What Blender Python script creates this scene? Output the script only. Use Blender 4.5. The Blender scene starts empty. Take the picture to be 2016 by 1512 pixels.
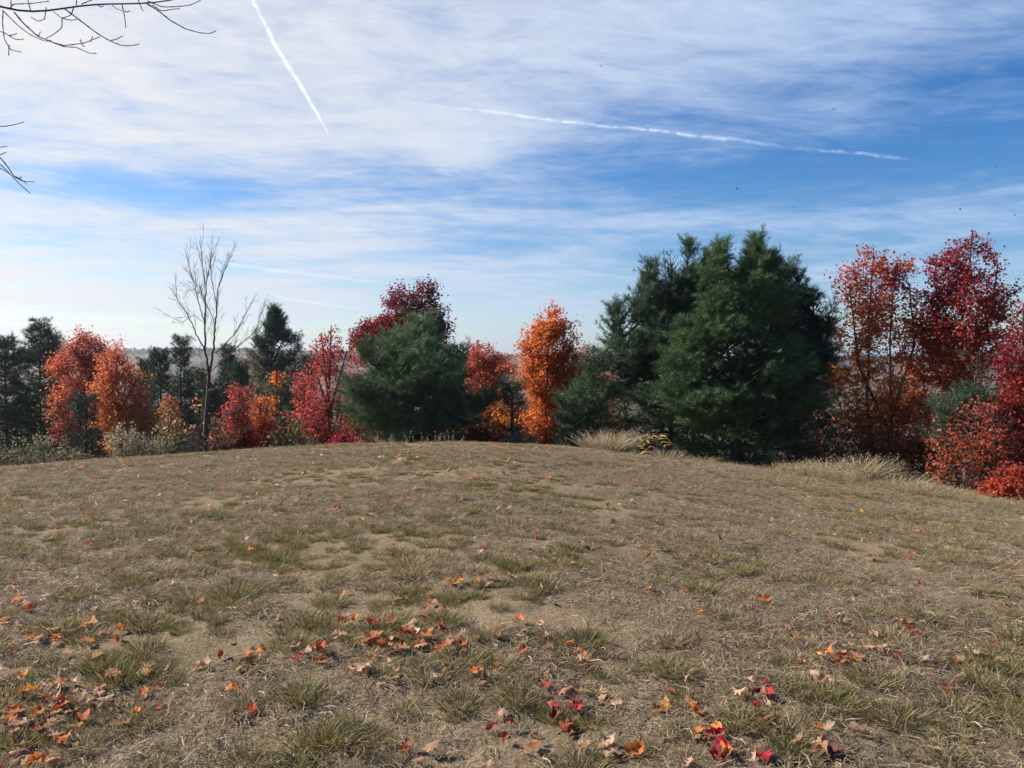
import bpy, math, random
import numpy as np
from math import radians as R

random.seed(7)
rng = np.random.default_rng(7)
scene = bpy.context.scene
COL = scene.collection

# ------------------------------------------------------------------ camera
CAMZ = 1.6
F = 1517.0                       # focal length in photo pixels (2016 wide)
PITCH = R(-1.55)
cam_d = bpy.data.cameras.new("camera")
cam_d.sensor_width = 36.0
cam_d.lens = 36.0 * F / 2016.0
cam_d.clip_start = 0.05
cam_d.clip_end = 200000.0
cam = bpy.data.objects.new("camera", cam_d)
cam.location = (0, 0, CAMZ)
cam.rotation_euler = (R(90) + PITCH, 0, 0)
COL.objects.link(cam)
scene.camera = cam

# ------------------------------------------------------------------ light, exposure
SUN_EL, SUN_AZ = R(34), R(-70)   # azimuth from the view direction (+Y), negative = left
SUN_STRENGTH = 5.0
SKY_STRENGTH = 0.070
HAZE_DENSITY = 0.00024
scene.view_settings.view_transform = 'Standard'
scene.view_settings.look = 'None'
scene.view_settings.exposure = 0.95
scene.view_settings.gamma = 1.0
scene.view_settings.use_curve_mapping = False
scene.cycles.use_denoising = True
scene.cycles.max_bounces = 8
scene.cycles.diffuse_bounces = 3
scene.cycles.glossy_bounces = 2
scene.cycles.transmission_bounces = 4
scene.cycles.transparent_max_bounces = 24
scene.cycles.volume_bounces = 0

sun_d = bpy.data.lights.new("sun", 'SUN')
sun_d.energy = SUN_STRENGTH
sun_d.angle = R(0.8)
sun_d.color = (1.0, 0.94, 0.84)
sun = bpy.data.objects.new("sun", sun_d)
sun.rotation_euler = (R(90) - SUN_EL, 0, -SUN_AZ + R(180))
COL.objects.link(sun)
# light must travel from the sun: local -Z points away from it
import mathutils
sdir = mathutils.Vector((math.sin(SUN_AZ) * math.cos(SUN_EL), math.cos(SUN_AZ) * math.cos(SUN_EL), math.sin(SUN_EL)))
sun.rotation_euler = sdir.to_track_quat('Z', 'Y').to_euler()


class NT:
    """tiny helper for node trees"""
    def __init__(self, tree):
        self.t = tree
    def n(self, typ, **kw):
        nd = self.t.nodes.new(typ)
        for k, v in kw.items():
            setattr(nd, k, v)
        return nd
    def put(self, sock, v):
        if isinstance(v, bpy.types.NodeSocket):
            self.t.links.new(v, sock)
        elif v is not None:
            sock.default_value = v
    def m(self, op, a, b=None, c=None, clamp=False):
        nd = self.n('ShaderNodeMath', operation=op)
        nd.use_clamp = clamp
        self.put(nd.inputs[0], a)
        if b is not None: self.put(nd.inputs[1], b)
        if c is not None: self.put(nd.inputs[2], c)
        return nd.outputs[0]
    def mix(self, f, a, b):
        nd = self.n('ShaderNodeMix', data_type='RGBA')
        self.put(nd.inputs[0], f); self.put(nd.inputs[6], a); self.put(nd.inputs[7], b)
        return nd.outputs[2]
    def noise(self, vec, scale, detail=4, rough=0.55, dist=0.0):
        nd = self.n('ShaderNodeTexNoise')
        self.put(nd.inputs['Vector'], vec)
        nd.inputs['Scale'].default_value = scale
        nd.inputs['Detail'].default_value = detail
        nd.inputs['Roughness'].default_value = rough
        nd.inputs['Distortion'].default_value = dist
        return nd.outputs[0]
    def ramp(self, f, lo, hi):
        nd = self.n('ShaderNodeMapRange')
        nd.interpolation_type = 'SMOOTHSTEP'
        self.put(nd.inputs[0], f)
        nd.inputs[1].default_value = lo; nd.inputs[2].default_value = hi
        return nd.outputs[0]


def C3(r, g, b):
    return (r, g, b, 1.0)


# ------------------------------------------------------------------ world: Nishita sky with thin cirrus
world = bpy.data.worlds.new("World")
scene.world = world
world.use_nodes = True
wt = world.node_tree
wt.nodes.clear()
w = NT(wt)
sky = w.n('ShaderNodeTexSky', sky_type='NISHITA')
sky.sun_disc = False
sky.sun_elevation = SUN_EL
sky.sun_rotation = SUN_AZ
sky.altitude = 200
sky.air_density = 1.0
sky.dust_density = 0.6
sky.ozone_density = 3.0
tc = w.n('ShaderNodeTexCoord')
sep = w.n('ShaderNodeSeparateXYZ')
wt.links.new(tc.outputs['Generated'], sep.inputs[0])
X, Y, Z = sep.outputs
az = w.m('ARCTAN2', X, Y)
el = w.m('ARCSINE', Z)


def P2AZ(px): return math.atan((px - 1008) / F)
def P2EL(py, px=1008): return math.atan((715 - py) / math.hypot(F, px - 1008))


def gauss(px, py, rx, ry, amp, tilt=0.0):
    a0, e0 = P2AZ(px), P2EL(py, px)
    da = w.m('SUBTRACT', az, a0)
    de = w.m('SUBTRACT', el, e0)
    de = w.m('ADD', de, w.m('MULTIPLY', da, tilt))
    q = w.m('ADD', w.m('POWER', w.m('ABSOLUTE', w.m('DIVIDE', da, rx / F)), 2.0),
            w.m('POWER', w.m('ABSOLUTE', w.m('DIVIDE', de, ry / F)), 2.0))
    return w.m('MULTIPLY', w.m('EXPONENT', w.m('MULTIPLY', q, -1.0)), amp)


zz = w.m('ADD', w.m('MAXIMUM', Z, 0.0), 0.13)
cu = w.m('DIVIDE', X, zz)
cv = w.m('DIVIDE', Y, zz)
cmb = w.n('ShaderNodeCombineXYZ')
wt.links.new(cu, cmb.inputs[0]); wt.links.new(cv, cmb.inputs[1])


def mapped(rot, sx, sy):
    mp = w.n('ShaderNodeMapping')
    mp.inputs['Rotation'].default_value = (0, 0, rot)
    mp.inputs['Scale'].default_value = (sx, sy, 1)
    wt.links.new(cmb.outputs[0], mp.inputs[0])
    return mp.outputs[0]


nbig = w.noise(mapped(R(14), 0.45, 0.8), 1.0, 6, 0.58, 0.6)
nstr = w.noise(mapped(R(16), 0.9, 2.0), 1.5, 12, 0.66, 1.3)
nfib = w.noise(mapped(R(-28), 1.5, 4.0), 2.4, 12, 0.70, 0.9)
aed = w.n('ShaderNodeCombineXYZ')
wt.links.new(w.m('ADD', w.m('MULTIPLY', az, 5.0), w.m('MULTIPLY', el, 3.0)), aed.inputs[0])
wt.links.new(w.m('ADD', w.m('MULTIPLY', el, 17.0), w.m('MULTIPLY', az, 1.6)), aed.inputs[1])
nwis = w.noise(aed.outputs[0], 1.3, 12, 0.62, 1.6)
terms = [
    gauss(120, 120, 980, 330, 0.78),          # bright veil round the sun side
    gauss(1650, 20, 1000, 150, 0.58, 0.05),    # thin grey veil overhead
    gauss(850, 285, 210, 75, 0.32),
    gauss(150, 600, 800, 130, 0.17),          # milky band over the left horizon
    gauss(1230, 442, 380, 30, 0.34, 0.03),    # streak over the pines
    gauss(620, 470, 420, 60, 0.16),
    gauss(900, 560, 600, 70, 0.20),
    gauss(1900, 410, 260, 60, 0.30),
    gauss(1560, 262, 330, 38, 0.20),
    gauss(1280, 350, 420, 45, -0.24),
    gauss(1750, 300, 420, 60, -0.10),
    gauss(350, 470, 170, 26, -0.22),
    gauss(250, 575, 200, 14, -0.16),
    gauss(620, 540, 260, 18, -0.16),
    gauss(1000, 500, 260, 20, -0.16),
    gauss(330, 372, 260, 34, -0.42),
    gauss(1700, 190, 330, 45, -0.10),
]
cov = w.m('MULTIPLY', w.m('EXPONENT', w.m('MULTIPLY', w.m('ABSOLUTE', el), -11.0)), 0.62)
for t_ in terms:
    cov = w.m('ADD', cov, t_)
cov = w.m('ADD', cov, w.m('MULTIPLY', w.m('SUBTRACT', nbig, 0.5), 0.75))
cov = w.m('ADD', cov, w.m('MULTIPLY', w.m('SUBTRACT', nstr, 0.5), 0.80))
cov = w.m('ADD', cov, w.m('MULTIPLY', w.m('SUBTRACT', nfib, 0.5), 0.42))
cov = w.m('ADD', cov, w.m('MULTIPLY', w.m('SUBTRACT', nwis, 0.5), 0.62))
lowc = w.n('ShaderNodeCombineXYZ')
wt.links.new(w.m('MULTIPLY', az, 3.2), lowc.inputs[0])
wt.links.new(w.m('ADD', w.m('MULTIPLY', el, 34.0), w.m('MULTIPLY', az, -1.2)), lowc.inputs[1])
nlow = w.noise(lowc.outputs[0], 1.0, 12, 0.60, 0.8)
lowc2 = w.n('ShaderNodeCombineXYZ')
wt.links.new(w.m('MULTIPLY', az, 7.0), lowc2.inputs[0])
wt.links.new(w.m('ADD', w.m('MULTIPLY', el, 95.0), w.m('MULTIPLY', az, 9.0)), lowc2.inputs[1])
nlow2 = w.noise(lowc2.outputs[0], 1.0, 12, 0.65, 1.2)
lowmask = w.m('EXPONENT', w.m('MULTIPLY', w.m('POWER', w.m('DIVIDE', el, 0.22), 2.0), -1.0))
cov = w.m('ADD', cov, w.m('MULTIPLY', w.m('MULTIPLY', w.m('SUBTRACT', nlow, 0.5), 2.3), lowmask))
cov = w.m('ADD', cov, w.m('MULTIPLY', w.m('MULTIPLY', w.m('SUBTRACT', nlow2, 0.5), 0.9), lowmask))
cov = w.ramp(cov, -0.02, 1.02)
# cloud brightness: whiter towards the sun
sd = w.n('ShaderNodeVectorMath', operation='DOT_PRODUCT')
wt.links.new(tc.outputs['Generated'], sd.inputs[0])
sd.inputs[1].default_value = tuple(sdir)
near = w.ramp(sd.outputs['Value'], 0.05, 0.95)
CS = 1.0 / SKY_STRENGTH
ccol = w.mix(near, C3(0.27 * CS, 0.345 * CS, 0.475 * CS), C3(0.465 * CS, 0.46 * CS, 0.455 * CS))
skyc = w.n('ShaderNodeHueSaturation')
skyc.inputs['Saturation'].default_value = 1.4
skyc.inputs['Hue'].default_value = 0.508
skyc.inputs['Value'].default_value = 1.0
wt.links.new(sky.outputs[0], skyc.inputs['Color'])
final = w.mix(cov, skyc.outputs[0], ccol)
bg = w.n('ShaderNodeBackground')
wt.links.new(final, bg.inputs[0])
bg.inputs[1].default_value = SKY_STRENGTH
wo = w.n('ShaderNodeOutputWorld')
wt.links.new(bg.outputs[0], wo.inputs[0])


# ------------------------------------------------------------------ numeric noise
def _h(ix, iy, s):
    n = (ix.astype(np.int64) * 374761393 + iy.astype(np.int64) * 668265263 + s * 974634777) & 0xFFFFFFFF
    n = ((n ^ (n >> 13)) * 1274126177) & 0xFFFFFFFF
    return ((n ^ (n >> 16)) & 0xFFFF) / 65535.0


def vnoise(x, y, s=0):
    x = np.asarray(x, float); y = np.asarray(y, float)
    ix, iy = np.floor(x), np.floor(y)
    fx, fy = x - ix, y - iy
    fx = fx * fx * (3 - 2 * fx); fy = fy * fy * (3 - 2 * fy)
    a = _h(ix, iy, s); b = _h(ix + 1, iy, s); c = _h(ix, iy + 1, s); d = _h(ix + 1, iy + 1, s)
    return (a * (1 - fx) + b * fx) * (1 - fy) + (c * (1 - fx) + d * fx) * fy


def fbm(x, y, s=0, o=4):
    v = 0; a = 0.5; t = 0
    for i in range(o):
        v = v + a * vnoise(np.asarray(x) * 2 ** i, np.asarray(y) * 2 ** i, s + i * 17)
        t += a; a *= 0.5
    return v / t


def sstep(a, b, x):
    t = np.clip((np.asarray(x, float) - a) / (b - a), 0, 1)
    return t * t * (3 - 2 * t)


# ------------------------------------------------------------------ terrain
_lx = np.linspace(-80, 80, 1601)
_lz = np.interp(_lx, [-80, -40, -20, -12.5, -8.1, -4.5, -1.5, 0, 1.67, 4.8, 7.4, 13.6, 20, 40, 80],
                [-3.2, -2.2, -1.15, -.62, -.28, -.07, .01, .00, -.13, -.50, -.82, -1.72, -2.35, -3.0, -4.0])
_k = np.exp(-0.5 * (np.linspace(-3, 3, 41)) ** 2); _k /= _k.sum()
_lz = np.convolve(np.pad(_lz, 20, mode='edge'), _k, mode='valid')


def tz(x, y, fine=True):
    x = np.asarray(x, float); y = np.asarray(y, float)
    L = np.interp(x, _lx, _lz) * sstep(0, 14, y) * (1 - sstep(60, 200, y))
    d = np.maximum(y - 13, 0)
    D = np.where(d < 10, -0.012 * d * d, -1.2 - 0.24 * (d - 10))
    D = np.where(d > 10, -1.2 - 22.0 * (1 - np.exp(-np.maximum(d - 10, 0) * 0.24 / 22.0)), D)
    hill = sstep(500, 1250, y) * (40.0 + 4 * vnoise(x / 620.0 + 3.1, y / 500.0, 5) + 1.5 * vnoise(x / 230.0, y / 300.0, 8)
                                  - 10.0 * sstep(-450, 100, x)) 
    z = L + D + hill
    und = 0.10 * (fbm(x / 3.0, y / 3.0, 21, 2) - 0.5) * (1 - sstep(40, 80, y))
    z = z + und
    if fine:
        k = (1 - sstep(18, 30, y))
        z = z + k * (0.055 * (fbm(x / 0.42, y / 0.42, 31, 3) - 0.5) + 0.022 * (vnoise(x / 0.09, y / 0.09, 37) - 0.5))
    return z


CP, SP = math.cos(PITCH), math.sin(PITCH)


def ray(px, py):
    dx = (px - 1008) / F; dz = -(py - 756) / F
    d = np.array([dx, CP - dz * SP, SP + dz * CP])
    return d


def at(px, py, Yd):
    """world point seen at photo pixel (px,py) at depth Yd"""
    d = ray(px, py)
    s = Yd / d[1]
    return np.array([d[0] * s, Yd, CAMZ + d[2] * s])


def ground_hit(px, py):
    d = ray(px, py)
    t = np.linspace(1.5, 40, 4000)
    p = d[None, :] * t[:, None]
    g = tz(p[:, 0], p[:, 1])
    under = (p[:, 2] + CAMZ) < g
    i = int(np.argmax(under)) if under.any() else None
    if i is None:
        return None
    return np.array([p[i, 0], p[i, 1], g[i]])


def pix(p, Yd):
    """metres per photo pixel at depth Yd"""
    return Yd / F


# ------------------------------------------------------------------ object helpers
def mesh_np(name, V, polys_list, col=None, mat=None, smooth=False):
    """polys_list: list of int arrays (n,k)."""
    me = bpy.data.meshes.new(name)
    V = np.asarray(V, np.float32)
    me.vertices.add(len(V))
    me.vertices.foreach_set('co', V.ravel())
    starts, idx, off = [], [], 0
    for P in polys_list:
        P = np.asarray(P, np.int32)
        if len(P) == 0: continue
        n, k = P.shape
        idx.append(P.ravel())
        starts.append(off + np.arange(n, dtype=np.int32) * k)
        off += n * k
    idx = np.concatenate(idx); starts = np.concatenate(starts)
    me.loops.add(len(idx)); me.loops.foreach_set('vertex_index', idx)
    me.polygons.add(len(starts)); me.polygons.foreach_set('loop_start', starts)
    if smooth:
        me.polygons.foreach_set('use_smooth', np.ones(len(starts), bool))
    me.update(calc_edges=True)
    if col is not None:
        a = me.color_attributes.new('Col', 'FLOAT_COLOR', 'POINT')
        c = np.ones((len(V), 4), np.float32); c[:, :3] = col
        a.data.foreach_set('color', c.ravel())
    if mat is not None:
        me.materials.append(mat)
    return me


def link(name, me, parent=None, loc=None):
    o = bpy.data.objects.new(name, me)
    COL.objects.link(o)
    if parent is not None: o.parent = parent
    if loc is not None: o.location = loc
    return o


def thing(name, label, cat, loc, group=None):
    o = bpy.data.objects.new(name, None)
    o.empty_display_size = 0.3
    COL.objects.link(o)
    o.location = loc
    o['label'] = label; o['category'] = cat
    if group: o['group'] = group
    return o


def tag(o, label, cat, group=None):
    o['label'] = label; o['category'] = cat
    if group: o['group'] = group
    return o


class Tubes:
    def __init__(self):
        self.V, self.Q, self.n = [], [], 0
    def add(self, P, r, sides=5):
        P = np.asarray(P, float); m = len(P)
        r = np.broadcast_to(np.asarray(r, float), (m,))
        T = np.gradient(P, axis=0)
        T /= np.linalg.norm(T, axis=1)[:, None] + 1e-9
        up = np.array([0.31, 0.17, 0.93]) if abs(T[:, 2].mean()) < 0.8 else np.array([0.9, 0.3, 0.1])
        A = np.cross(T, up); A /= np.linalg.norm(A, axis=1)[:, None] + 1e-9
        B = np.cross(T, A)
        th = np.arange(sides) * 2 * math.pi / sides
        ring = P[:, None, :] + r[:, None, None] * (np.cos(th)[None, :, None] * A[:, None, :] + np.sin(th)[None, :, None] * B[:, None, :])
        base = self.n
        self.V.append(ring.reshape(-1, 3))
        i = np.arange(m - 1)[:, None] * sides; j = np.arange(sides)[None, :]; j2 = (j + 1) % sides
        q = np.stack([i + j, i + j2, i + sides + j2, i + sides + j], -1).reshape(-1, 4) + base
        self.Q.append(q)
        self.n += m * sides
    def mesh(self, name, mat, origin=(0, 0, 0), col=None):
        V = np.concatenate(self.V) - np.asarray(origin)
        return mesh_np(name, V, [np.concatenate(self.Q)], col, mat, smooth=True)


# ------------------------------------------------------------------ materials
def new_mat(name):
    m = bpy.data.materials.new(name)
    m.use_nodes = True
    m.node_tree.nodes.clear()
    return m, NT(m.node_tree)


def leaf_mat(name, trans=0.45, gloss=0.03, attr=True, rough=0.5):
    m, k = new_mat(name)
    t = m.node_tree
    a = k.n('ShaderNodeAttribute', attribute_name='Col')
    d = k.n('ShaderNodeBsdfDiffuse'); tr = k.n('ShaderNodeBsdfTranslucent')
    t.links.new(a.outputs['Color'], d.inputs[0]); t.links.new(a.outputs['Color'], tr.inputs[0])
    mx = k.n('ShaderNodeMixShader'); mx.inputs[0].default_value = trans
    t.links.new(d.outputs[0], mx.inputs[1]); t.links.new(tr.outputs[0], mx.inputs[2])
    g = k.n('ShaderNodeBsdfGlossy'); g.inputs['Roughness'].default_value = rough
    g.inputs[0].default_value = C3(1, 1, 1)
    m2 = k.n('ShaderNodeMixShader'); m2.inputs[0].default_value = gloss
    t.links.new(mx.outputs[0], m2.inputs[1]); t.links.new(g.outputs[0], m2.inputs[2])
    o = k.n('ShaderNodeOutputMaterial'); t.links.new(m2.outputs[0], o.inputs[0])
    return m


def bark_mat(name, c1, c2, scale=9):
    m, k = new_mat(name)
    t = m.node_tree
    tcn = k.n('ShaderNodeTexCoord')
    mp = k.n('ShaderNodeMapping'); mp.inputs['Scale'].default_value = (1, 1, 0.25)
    t.links.new(tcn.outputs['Object'], mp.inputs[0])
    n = k.noise(mp.outputs[0], scale, 6, 0.65)
    c = k.mix(k.ramp(n, 0.3, 0.7), C3(*c1), C3(*c2))
    p = k.n('ShaderNodeBsdfPrincipled'); p.inputs['Roughness'].default_value = 0.9
    t.links.new(c, p.inputs['Base Color'])
    b = k.n('ShaderNodeBump'); b.inputs['Strength'].default_value = 0.6; b.inputs['Distance'].default_value = 0.02
    t.links.new(n, b.inputs['Height']); t.links.new(b.outputs[0], p.inputs['Normal'])
    o = k.n('ShaderNodeOutputMaterial'); t.links.new(p.outputs[0], o.inputs[0])
    return m


M_LEAF = leaf_mat("autumn_leaf", 0.62, 0.015)
M_NEEDLE = leaf_mat("pine_needle", 0.25, 0.02, rough=0.45)
M_SHRUB = leaf_mat("shrub_leaf", 0.35, 0.03)
M_GRASS = leaf_mat("dry_grass", 0.35, 0.02)
M_BARK = bark_mat("bark_brown", (.030, .022, .017), (.085, .066, .052))
M_BARKG = bark_mat("bark_grey", (.032, .028, .026), (.080, .072, .066))
M_TWIG = bark_mat("bark_twig", (.035, .028, .026), (.075, .062, .056), 30)


def ground_mat():
    m, k = new_mat("dry_lawn_soil")
    t = m.node_tree
    g = k.n('ShaderNodeNewGeometry')
    P = g.outputs['Position']
    n1 = k.noise(P, 0.9, 6, 0.6); n2 = k.noise(P, 7.0, 6, 0.65); n3 = k.noise(P, 60.0, 5, 0.7); n4 = k.noise(P, 0.18, 3, 0.5)
    soil = k.mix(k.ramp(n3, 0.3, 0.7), C3(.105, .076, .050), C3(.32, .235, .150))
    thatch = k.mix(k.ramp(n3, 0.35, 0.7), C3(.10, .072, .042), C3(.33, .240, .142))
    ol = k.mix(k.ramp(n3, 0.35, 0.7), C3(.075, .062, .032), C3(.215, .172, .088))
    c = k.mix(k.ramp(n2, 0.40, 0.62), soil, thatch)
    c = k.mix(k.m('MULTIPLY', k.ramp(n1, 0.42, 0.66), 0.75), c, ol)
    # far away the ground is rough meadow and leafless woodland floor
    sp = k.n('ShaderNodeSeparateXYZ'); t.links.new(P, sp.inputs[0])
    farn = k.noise(P, 0.012, 6, 0.6)
    farc = k.mix(k.ramp(farn, 0.4, 0.62), C3(.06, .045, .038), C3(.15, .11, .07))
    c = k.mix(k.ramp(sp.outputs[1], 120, 500), c, farc)
    litter = k.mix(k.ramp(n2, .4, .62), C3(.045, .034, .022), C3(.12, .07, .038))
    dep = k.m('ADD', sp.outputs[1], k.m('MULTIPLY', n1, 3.0))
    wood = k.m('MULTIPLY', k.ramp(dep, 24.0, 26.5), k.m('SUBTRACT', 1.0, k.ramp(sp.outputs[1], 120, 500)))
    c = k.mix(wood, c, litter)
    p = k.n('ShaderNodeBsdfPrincipled'); p.inputs['Roughness'].default_value = 0.95
    p.inputs['Specular IOR Level'].default_value = 0.1
    t.links.new(c, p.inputs['Base Color'])
    b = k.n('ShaderNodeBump'); b.inputs['Strength'].default_value = 0.9; b.inputs['Distance'].default_value = 0.012
    hsum = k.m('ADD', k.m('MULTIPLY', n2, 0.9), k.m('MULTIPLY', n3, 0.7))
    t.links.new(hsum, b.inputs['Height']); t.links.new(b.outputs[0], p.inputs['Normal'])
    o = k.n('ShaderNodeOutputMaterial'); t.links.new(p.outputs[0], o.inputs[0])
    return m


# ------------------------------------------------------------------ ground sheet
def build_ground():
    ys = np.concatenate([np.array([-400, -200, -100, -60, -40, -25, -15, -10, -7, -5, -3.5, -2.2, -1.2]),
                         np.arange(-0.5, 2.4, 0.25), np.arange(2.4, 9, 0.05), np.arange(9, 24, 0.10),
                         24 * 1.045 ** np.arange(0, 124)])
    u = np.linspace(-1, 1, 441)
    uu = 0.42 * u + 0.58 * np.abs(u) ** 3 * np.sign(u)
    hw = 18 + 1.25 * np.abs(ys)
    Xg = uu[None, :] * hw[:, None]
    Yg = np.repeat(ys[:, None], len(u), 1)
    Zg = tz(Xg, Yg)
    V = np.stack([Xg, Yg, Zg], -1).reshape(-1, 3)
    n, m_ = len(ys), len(u)
    i = np.arange(n - 1)[:, None] * m_; j = np.arange(m_ - 1)[None, :]
    Q = np.stack([i + j, i + j + 1, i + m_ + j + 1, i + m_ + j], -1).reshape(-1, 4)
    o = link('ground', mesh_np('ground', V, [Q], None, ground_mat(), True))
    o['kind'] = 'structure'
    o['label'] = 'dry patchy lawn rising to a low crest before the trees'
    print('ground', len(Q), ys.max())


build_ground()

# ------------------------------------------------------------------ haze over the whole valley
hb = [(-4600, -420, -75), (4600, -420, -75), (4600, 6200, -75), (-4600, 6200, -75)]
HZT = 42.0
V = np.array(hb + [(a, b, HZT) for a, b, _ in hb], float)
hz_mat, hk = new_mat("valley_haze")
pv = hk.n('ShaderNodeVolumePrincipled')
pv.inputs['Color'].default_value = C3(.93, .95, 1.0)
pv.inputs['Density'].default_value = HAZE_DENSITY
pv.inputs['Anisotropy'].default_value = 0.65
ho = hk.n('ShaderNodeOutputMaterial')
hz_mat.node_tree.links.new(pv.outputs[0], ho.inputs['Volume'])
haze = link('haze', mesh_np('haze', V, [np.array([[3, 2, 1, 0], [4, 5, 6, 7], [0, 1, 5, 4], [1, 2, 6, 5], [2, 3, 7, 6], [3, 0, 4, 7]])], None, hz_mat))
haze['kind'] = 'stuff'


# ------------------------------------------------------------------ leaf clouds
def unit(v):
    return v / (np.linalg.norm(v, axis=-1, keepdims=True) + 1e-9)


# a small lobed maple leaf, folded along the midrib: base, left lobe, notch, tip, notch, right lobe
LEAF_T = np.array([[0, -.45, 0], [-.55, .02, .12], [-.18, .12, .02], [0, .62, -.06], [.18, .12, .02], [.55, .02, .12]])
LEAF_F = np.array([[0, 1, 2], [0, 2, 3], [0, 3, 4], [0, 4, 5]])
OVAL_T = np.array([[0, -.5, 0], [-.27, 0, .07], [0, .5, 0], [.27, 0, .07]])
OVAL_F = np.array([[0, 2, 1], [0, 3, 2]])


def leaf_cloud(name, pos, size, col, origin, mat, tmpl=LEAF_T, faces=LEAF_F, upbias=0.5, seed=0):
    r = np.random.default_rng(seed)
    N = len(pos)
    nrm = r.normal(size=(N, 3)); nrm[:, 2] += upbias * 2
    nrm = unit(nrm)
    t = r.normal(size=(N, 3)); t[:, 2] -= 0.7
    t = unit(t - nrm * np.sum(t * nrm, 1, keepdims=True))
    b = np.cross(t, nrm)
    s = (size * r.uniform(0.65, 1.25, N))[:, None, None]
    V = pos[:, None, :] + s * (tmpl[None, :, 0:1] * b[:, None, :] + tmpl[None, :, 1:2] * t[:, None, :] + tmpl[None, :, 2:3] * nrm[:, None, :])
    k = len(tmpl)
    Fc = (np.arange(N)[:, None, None] * k + faces[None]).reshape(-1, 3)
    c = np.repeat(col, k, axis=0)
    return mesh_np(name, V.reshape(-1, 3) - np.asarray(origin), [Fc], c, mat)


def blobs_world(blobs, Yd, dscale=0.9):
    """blobs: (px,py,rx,ry[,dy]) in photo pixels at depth Yd -> centres, radii (m)"""
    out = []
    m = Yd / F
    for b in blobs:
        px, py, rx, ry = b[:4]
        dy = b[4] if len(b) > 4 else 0.0
        c = at(px, py, Yd + dy)
        out.append((c, np.array([rx * m, rx * m * dscale, ry * m])))
    return out


def sample_blobs(bw, n, r, shell=0.5, noise_thr=0.36, nscale=1.3, seed=0):
    vol = np.array([b[1].prod() ** 0.75 for b in bw]); vol /= vol.sum()
    which = r.choice(len(bw), n, p=vol)
    d = unit(r.normal(size=(n, 3)))
    rad = r.random(n) ** (1 / 3)
    rad = rad * (1 - shell) + shell * (0.55 + 0.45 * r.random(n))
    C = np.array([b[0] for b in bw])[which]; Rr = np.array([b[1] for b in bw])[which]
    lump = 1 + .42 * (vnoise(d[:, 0] * 2.3 + which * 3.7 + 9, d[:, 2] * 2.3 + d[:, 1] * 1.5 + 5, seed + 40) - .55)
    P = C + d * (rad * lump)[:, None] * Rr * (1 + 0.09 * r.normal(size=(n, 1)))
    nz = 0.5 * (vnoise(P[:, 0] * nscale + P[:, 1] * 0.7, P[:, 2] * nscale, seed) + vnoise(P[:, 1] * nscale, P[:, 2] * nscale + P[:, 0] * .6, seed + 3))
    return P[nz > noise_thr]


def grow(stems, pts, r, step=0.22, up_pen=1.1):
    """attach every point to the nearest node of a growing tree -> chains (polylines) and pipe-model radii"""
    nodes, par = [], []
    for st in stems:
        st = np.asarray(st, float)
        seg = np.linalg.norm(np.diff(st, axis=0), axis=1)
        L = np.concatenate([[0], np.cumsum(seg)])
        m = max(3, int(L[-1] / 0.18))
        q = np.stack([np.interp(np.linspace(0, L[-1], m), L, st[:, i]) for i in range(3)], 1)
        b = len(nodes)
        for i, p in enumerate(q):
            nodes.append(p); par.append(b + i - 1 if i else -1)
    nst = len(nodes)
    stem_pts = np.array(nodes)
    d0 = np.array([np.min(np.linalg.norm(stem_pts - p, axis=1)) for p in pts])
    order = np.argsort(d0)
    cap = nst + len(pts) * 14 + 10
    N = np.zeros((cap, 3)); N[:nst] = stem_pts
    n = nst
    chains, tips = [], []
    for pi in order:
        p = pts[pi]
        dv = p - N[:n]
        dist = np.linalg.norm(dv, axis=1)
        cost = dist + up_pen * np.maximum(0, 0.45 * dist - dv[:, 2])
        j = int(np.argmin(cost))
        L = dist[j]
        k = max(1, min(12, int(L / step)))
        a = N[j].copy()
        bend = r.normal(size=3) * 0.07 * L + np.array([0, 0, -0.10 * L])
        prev = j; ch = [j]
        for s in range(1, k + 1):
            f = s / k
            q = a + (p - a) * f + bend * math.sin(math.pi * f)
            N[n] = q; par.append(prev); prev = n; ch.append(n); n += 1
        chains.append(ch); tips.append(prev)
    cnt = np.zeros(n)
    for tnode in tips: cnt[tnode] += 1
    for i in range(n - 1, -1, -1):
        if par[i] >= 0: cnt[par[i]] += cnt[i]
    return N[:n], chains, cnt, tips


def palette(stops, t, r, jit=0.12, cl=None):
    """stops: [(t, (r,g,b)), ...] height gradient of real leaf colour"""
    ts = [s[0] for s in stops]
    tt = np.clip(t + r.normal(size=len(t)) * jit, 0, 1)
    c = np.stack([np.interp(tt, ts, [s[1][i] for s in stops]) for i in range(3)], 1)
    v = np.exp(r.normal(size=(len(t), 1)) * 0.22)
    return np.clip(c * v, 0.002, 0.95)


def add_tree_parts(root, org, stems, stem_r, N, chains, cnt, rt, bark, rmax=0.05):
    tb = Tubes()
    for st, (r0, r1) in zip(stems, stem_r):
        st = np.asarray(st, float)
        seg = np.linalg.norm(np.diff(st, axis=0), axis=1); L = np.concatenate([[0], np.cumsum(seg)])
        m = max(5, int(L[-1] / 0.25)); tt = np.linspace(0, L[-1], m)
        q = np.stack([np.interp(tt, L, st[:, i]) for i in range(3)], 1)
        q[1:-1, :2] += rng.normal(size=(m - 2, 2)) * r0 * 0.15
        rr = r0 + (r1 - r0) * (tt / L[-1]) ** 0.8
        rr[0] *= 1.35
        tb.add(q, rr, 8)
    link('trunk', tb.mesh('trunk', bark, org), root)
    if chains:
        bb = Tubes()
        for ch in chains:
            P = N[ch]
            rr = np.minimum(rt * np.maximum(cnt[ch], 1) ** 0.5, rmax)
            rr[0] = rr[1] if len(rr) > 1 else rr[0]
            bb.add(P, rr, 4)
        link('branches', bb.mesh('branches', bark, org), root)['kind'] = 'stuff'


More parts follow.
